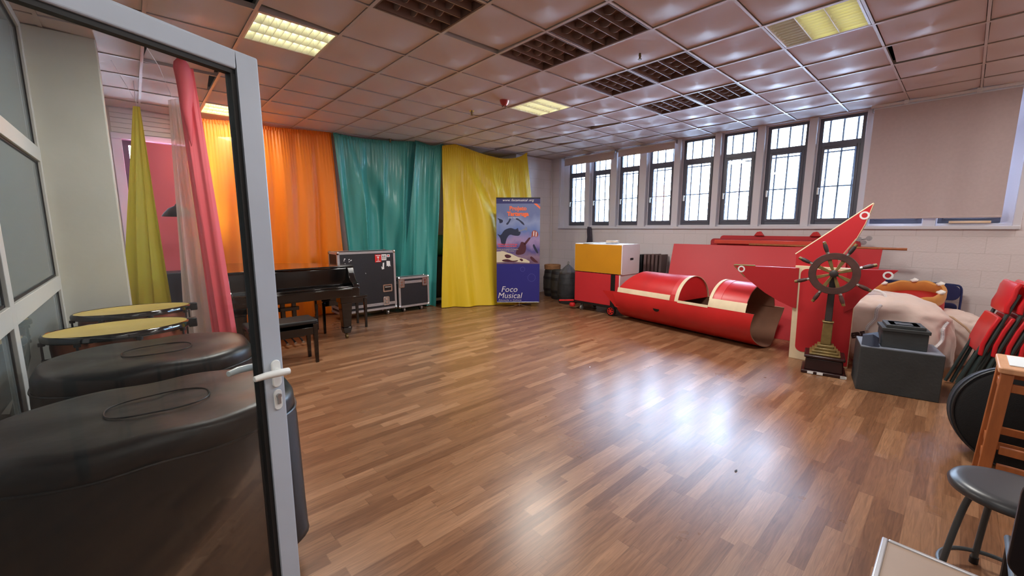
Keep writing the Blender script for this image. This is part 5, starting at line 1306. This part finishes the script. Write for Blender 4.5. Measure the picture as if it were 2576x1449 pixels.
# ------------------------------------------------------------------ covered drum, wooden stool, round stool, table, chair at the right edge
dg_ = root('drum_bag', (4.0, -.40, 0), 'round black fabric drum bag lying on its edge behind the wooden stool', 'drum bag')
KB = frame(V((3.93, -.385, .325)), V((.12, -1, 0)), V((.22, 0, 1)))       # z roughly to camera
b = NB(); lathe(b, [(0, .0), (.29, .0), (.315, -.012), (.325, -.04), (.325, -.24), (.31, -.27), (0, -.275)], KB, 56); ob('bag', b, BLACKF, dg_, ang=40)
b = NB(); tube(b, [KB @ V((.322 * cos(t), .322 * sin(t), -.012)) for t in [2 * pi * k / 60 for k in range(60)]], .006, 6, closed=True); ob('piping', b, BLACKS, dg_)
b = NB(); lathe(b, [(.326, -.07), (.331, -.07), (.331, -.13), (.326, -.13)], KB, 56, closed=True); ob('side_band', b, mat('band_slate', (44, 50, 60), .6), dg_)

ws = root('wooden_stool', (3.62, -.40, 0), 'tall worn wooden stool with rails at the right edge', 'stool')
sx0, sx1, sy0, sy1, sh = 3.36, 3.74, -.56, -.195, .76
b = NB(); prism(b, rrect(sx0, sy0, sx1, sy1, .015), .032, Mx.Translation((0, 0, sh - .032))); ob('seat', b, OAKT, ws, bev=.006)
for x in (sx0 + .035, sx1 - .035):
    for y in (sy0 + .035, sy1 - .035):
        sx_ = -.02 if x < 3.5 else .02; sy_ = .03 if y > -.4 else -.03; b = NB(); a = .024
        hexa(b, [(x + sx_ - a, y + sy_ - a, 0), (x + sx_ + a, y + sy_ - a, 0), (x + sx_ + a, y + sy_ + a, 0), (x + sx_ - a, y + sy_ + a, 0)], [(x - a, y - a, sh - .032), (x + a, y - a, sh - .032), (x + a, y + a, sh - .032), (x - a, y + a, sh - .032)]); ob('leg', b, OAK, ws, bev=.004)
for z in (.17, .27, .62):
    b = NB(); e = .028 * (1 - z / sh)
    for y in (sy0 + .035 - e, sy1 - .035 + e): box(b, (sx0 + .05, y - .011, z - .022), (sx1 - .05, y + .011, z + .022))
    for x in (sx0 + .035 - e, sx1 - .035 + e): box(b, (x - .011, sy0 + .05, z - .022 + .03), (x + .011, sy1 - .05, z + .022 + .03))
    ob('rail', b, OAK, ws, bev=.003, weld=False)
b = NB(); box(b, (3.44, -.52, sh + .001), (3.70, -.235, sh + .005)); ob('paper_sheet', b, PAPER, label='white sheet of paper lying on the wooden stool', cat='paper', smooth=False)

rs = root('round_stool', (2.52, -.24, 0), 'round black padded stool with grey tube legs in the lower right', 'stool')
qx, qy, qz, qr = 2.50, -.24, .47, .186
T = Mx.Translation((qx, qy, 0))
b = NB(); lathe(b, [(0, qz), (qr * .7, qz + .002), (qr - .03, qz), (qr - .01, qz - .008), (qr, qz - .024), (qr - .004, qz - .04), (qr - .02, qz - .046), (0, qz - .046)], T, 56); ob('seat', b, mat('stool_seat', (52, 54, 58), .35), rs, ang=60)
GL = mat('grey_tube', (74, 80, 84), .35, .3)
for k in range(4):
    a = radians(200 + 90 * k); b = NB(); c_, s_ = cos(a), sin(a)
    tube(b, smoothp([T @ V((.05 * c_, .05 * s_, qz - .055)), T @ V((.11 * c_, .11 * s_, qz - .055)), T @ V((.128 * c_, .128 * s_, qz - .09)), T @ V((.155 * c_, .155 * s_, .2)), T @ V((.175 * c_, .175 * s_, .012))], 2), .0115, 10); lg = ob('leg', b, GL, rs)
    b = NB(); cyl(b, T @ V((.175 * c_, .175 * s_, 0)), T @ V((.173 * c_, .173 * s_, .03)), .015, n=12); ob('foot_cap', b, BLACKS, lg)
b = NB(); tube(b, [T @ V((.172 * cos(t), .172 * sin(t), .06)) for t in [2 * pi * k / 48 for k in range(48)]], .009, 8, closed=True); ob('foot_ring', b, GL, rs)

tb = root('side_table', (1.0, -.3, 0), 'beige laminate table with an aluminium edge at the bottom right corner', 'table')
b = NB(); box(b, (.62, -.66, .695), (1.325, .052, .72)); ob('tabletop', b, TABLET, tb, smooth=False)
b = NB(); box(b, (.612, .050, .69), (1.333, .062, .724)); box(b, (1.325, -.66, .69), (1.335, .05, .7235)); ob('edge_trim', b, CASEAL, tb, bev=.003, weld=False)
for x in (.70, 1.25):
    for y in (-.58, -.03):
        b = NB(); box(b, (x - .02, y - .02, 0), (x + .02, y + .02, .695)); ob('leg', b, GREYM, tb, bev=.003)
bc = root('plastic_chair', (1.95, -.38, 0), 'black plastic chair cut off by the right edge of the photo', 'chair')
M = frame(V((1.72, -.165, 0)), V((.10, -1, 0)), V((-.06, 0, 1)))
b = NB(); prism(b, rrect(0, .56, .42, .86, .05, 6), .016, M); ob('backrest', b, mat('chair_black', (12, 14, 22), .35), bc, bev=.004)
b = NB(); box(b, (1.76, -.56, .43), (2.14, -.20, .45)); ob('seat', b, BLACKS, bc, bev=.01)
for x, y in ((1.78, -.215), (1.78, -.545), (2.1, -.215), (2.1, -.545)):
    b = NB(); tube(b, [(x, y, .01), (x, y, .43)] if x > 2 else [(x, y, .01), (x, y, .43), (x - .055, y, .80)], .011, 8); ob('leg', b, BLACKS, bc)

for x, y, m_, w_, lb in ((3.53, 2.61, PAPER, .012, 'tiny white paper scrap on the floor at the edge of the window reflection'), (2.63, .81, BLACKT, .02, 'tiny dark scrap on the floor in the lower right foreground')):
    b = NB(); prism(b, [(x - w_, y - .004), (x, y - .007), (x + w_, y), (x + .003, y + .006), (x - w_ * .6, y + .004)], .002, Mx.Translation((0, 0, .0005))); ob('floor_scrap', b, m_, label=lb, cat='scrap', smooth=False)

# ------------------------------------------------------------------ lights, world, camera
wd = bpy.data.worlds.new('sky'); SC.world = wd; wd.use_nodes = True
nt = wd.node_tree; N = nt.nodes; L = nt.links
bg = N['Background']; tc = N.new('ShaderNodeTexCoord'); sp = N.new('ShaderNodeSeparateXYZ'); L.new(tc.outputs['Generated'], sp.inputs[0])
rp = N.new('ShaderNodeValToRGB'); L.new(sp.outputs[2], rp.inputs[0])
rp.color_ramp.elements[0].position = 0; rp.color_ramp.elements[0].color = (.64, .80, 1, 1); rp.color_ramp.elements[1].position = .8; rp.color_ramp.elements[1].color = (.48, .68, 1, 1)
L.new(rp.outputs[0], bg.inputs[0]); bg.inputs[1].default_value = 6.6
def area(name, loc, rot, sx, sy, power, col=(1, 1, 1), portal=False):
    l = bpy.data.lights.new(name, 'AREA'); l.shape = 'RECTANGLE'; l.size = sx; l.size_y = sy; l.energy = power; l.color = col
    o = bpy.data.objects.new(name, l); COL.objects.link(o); o.location = loc; o.rotation_euler = rot
    if portal: l.cycles.is_portal = True
    return o
area('daylight_portal', (7.56, 3.0, 2.28), (0, radians(90), 0), 1.5, 6.7, 1, portal=True)
area('corridor_fill', (-1.6, 1.5, 3.03), (0, 0, 0), 0.6, 4.0, 12, (1, .97, .92))  # added fill light coming through the partition, no fixture there
area('unseen_fill', (.85, .55, 3.05), (0, 0, 0), 1.2, .6, 2, (1, .96, .9))  # added fill light above the viewpoint, out of view
area('unseen_fill', (.1, -1.5, 3.05), (0, 0, 0), 1.2, .6, 3, (1, .96, .9))  # added fill light behind the viewpoint, no fixture there
area('unseen_fill', (6.75, -1.7, 3.05), (0, 0, 0), .6, 1.2, 4, (1, .96, .9))  # added fill light beyond the right edge, no fixture there
for (i_, j_), p_ in zip(lit, (6, 9, 8.5, 2.2)):
    area('ceiling_light_lamp', (cx(i_) + G / 2, cy(j_) + G / 2, H - .012), (0, 0, 0), .5, .5, p_, (1, .97, .91))
cd = bpy.data.cameras.new('camera'); cam = bpy.data.objects.new('camera', cd); COL.objects.link(cam); SC.camera = cam
FPX = 1033.6; pit = math.atan(151 / FPX); az = math.atan(1145 / hypot(FPX, 151))
cd.sensor_width = 36; cd.sensor_fit = 'HORIZONTAL'; cd.lens = 36 * FPX / 2576; cd.clip_start = .02; cd.clip_end = 300
F = V((cos(az), sin(az), 0)); Rr = V((sin(az), -cos(az), 0)); Z = V((0, 0, 1))
fw = F * cos(pit) - Z * sin(pit); up = Z * cos(pit) + F * sin(pit)
m = Mx.Identity(4)
for i in range(3): m[i][0], m[i][1], m[i][2] = Rr[i], up[i], -fw[i]
m[2][3] = HC; cam.matrix_world = m
vs = SC.view_settings; vs.view_transform = 'Standard'; vs.look = 'None'; vs.gamma = 1; vs.use_curve_mapping = False; vs.exposure = 3.0
cy_ = SC.cycles; cy_.max_bounces = 8; cy_.diffuse_bounces = 5; cy_.glossy_bounces = 4; cy_.transparent_max_bounces = 12; cy_.transmission_bounces = 4
cy_.caustics_reflective = False; cy_.caustics_refractive = False; cy_.sample_clamp_indirect = 6; cy_.use_denoising = True; cy_.adaptive_threshold = .02; cy_.blur_glossy = .5
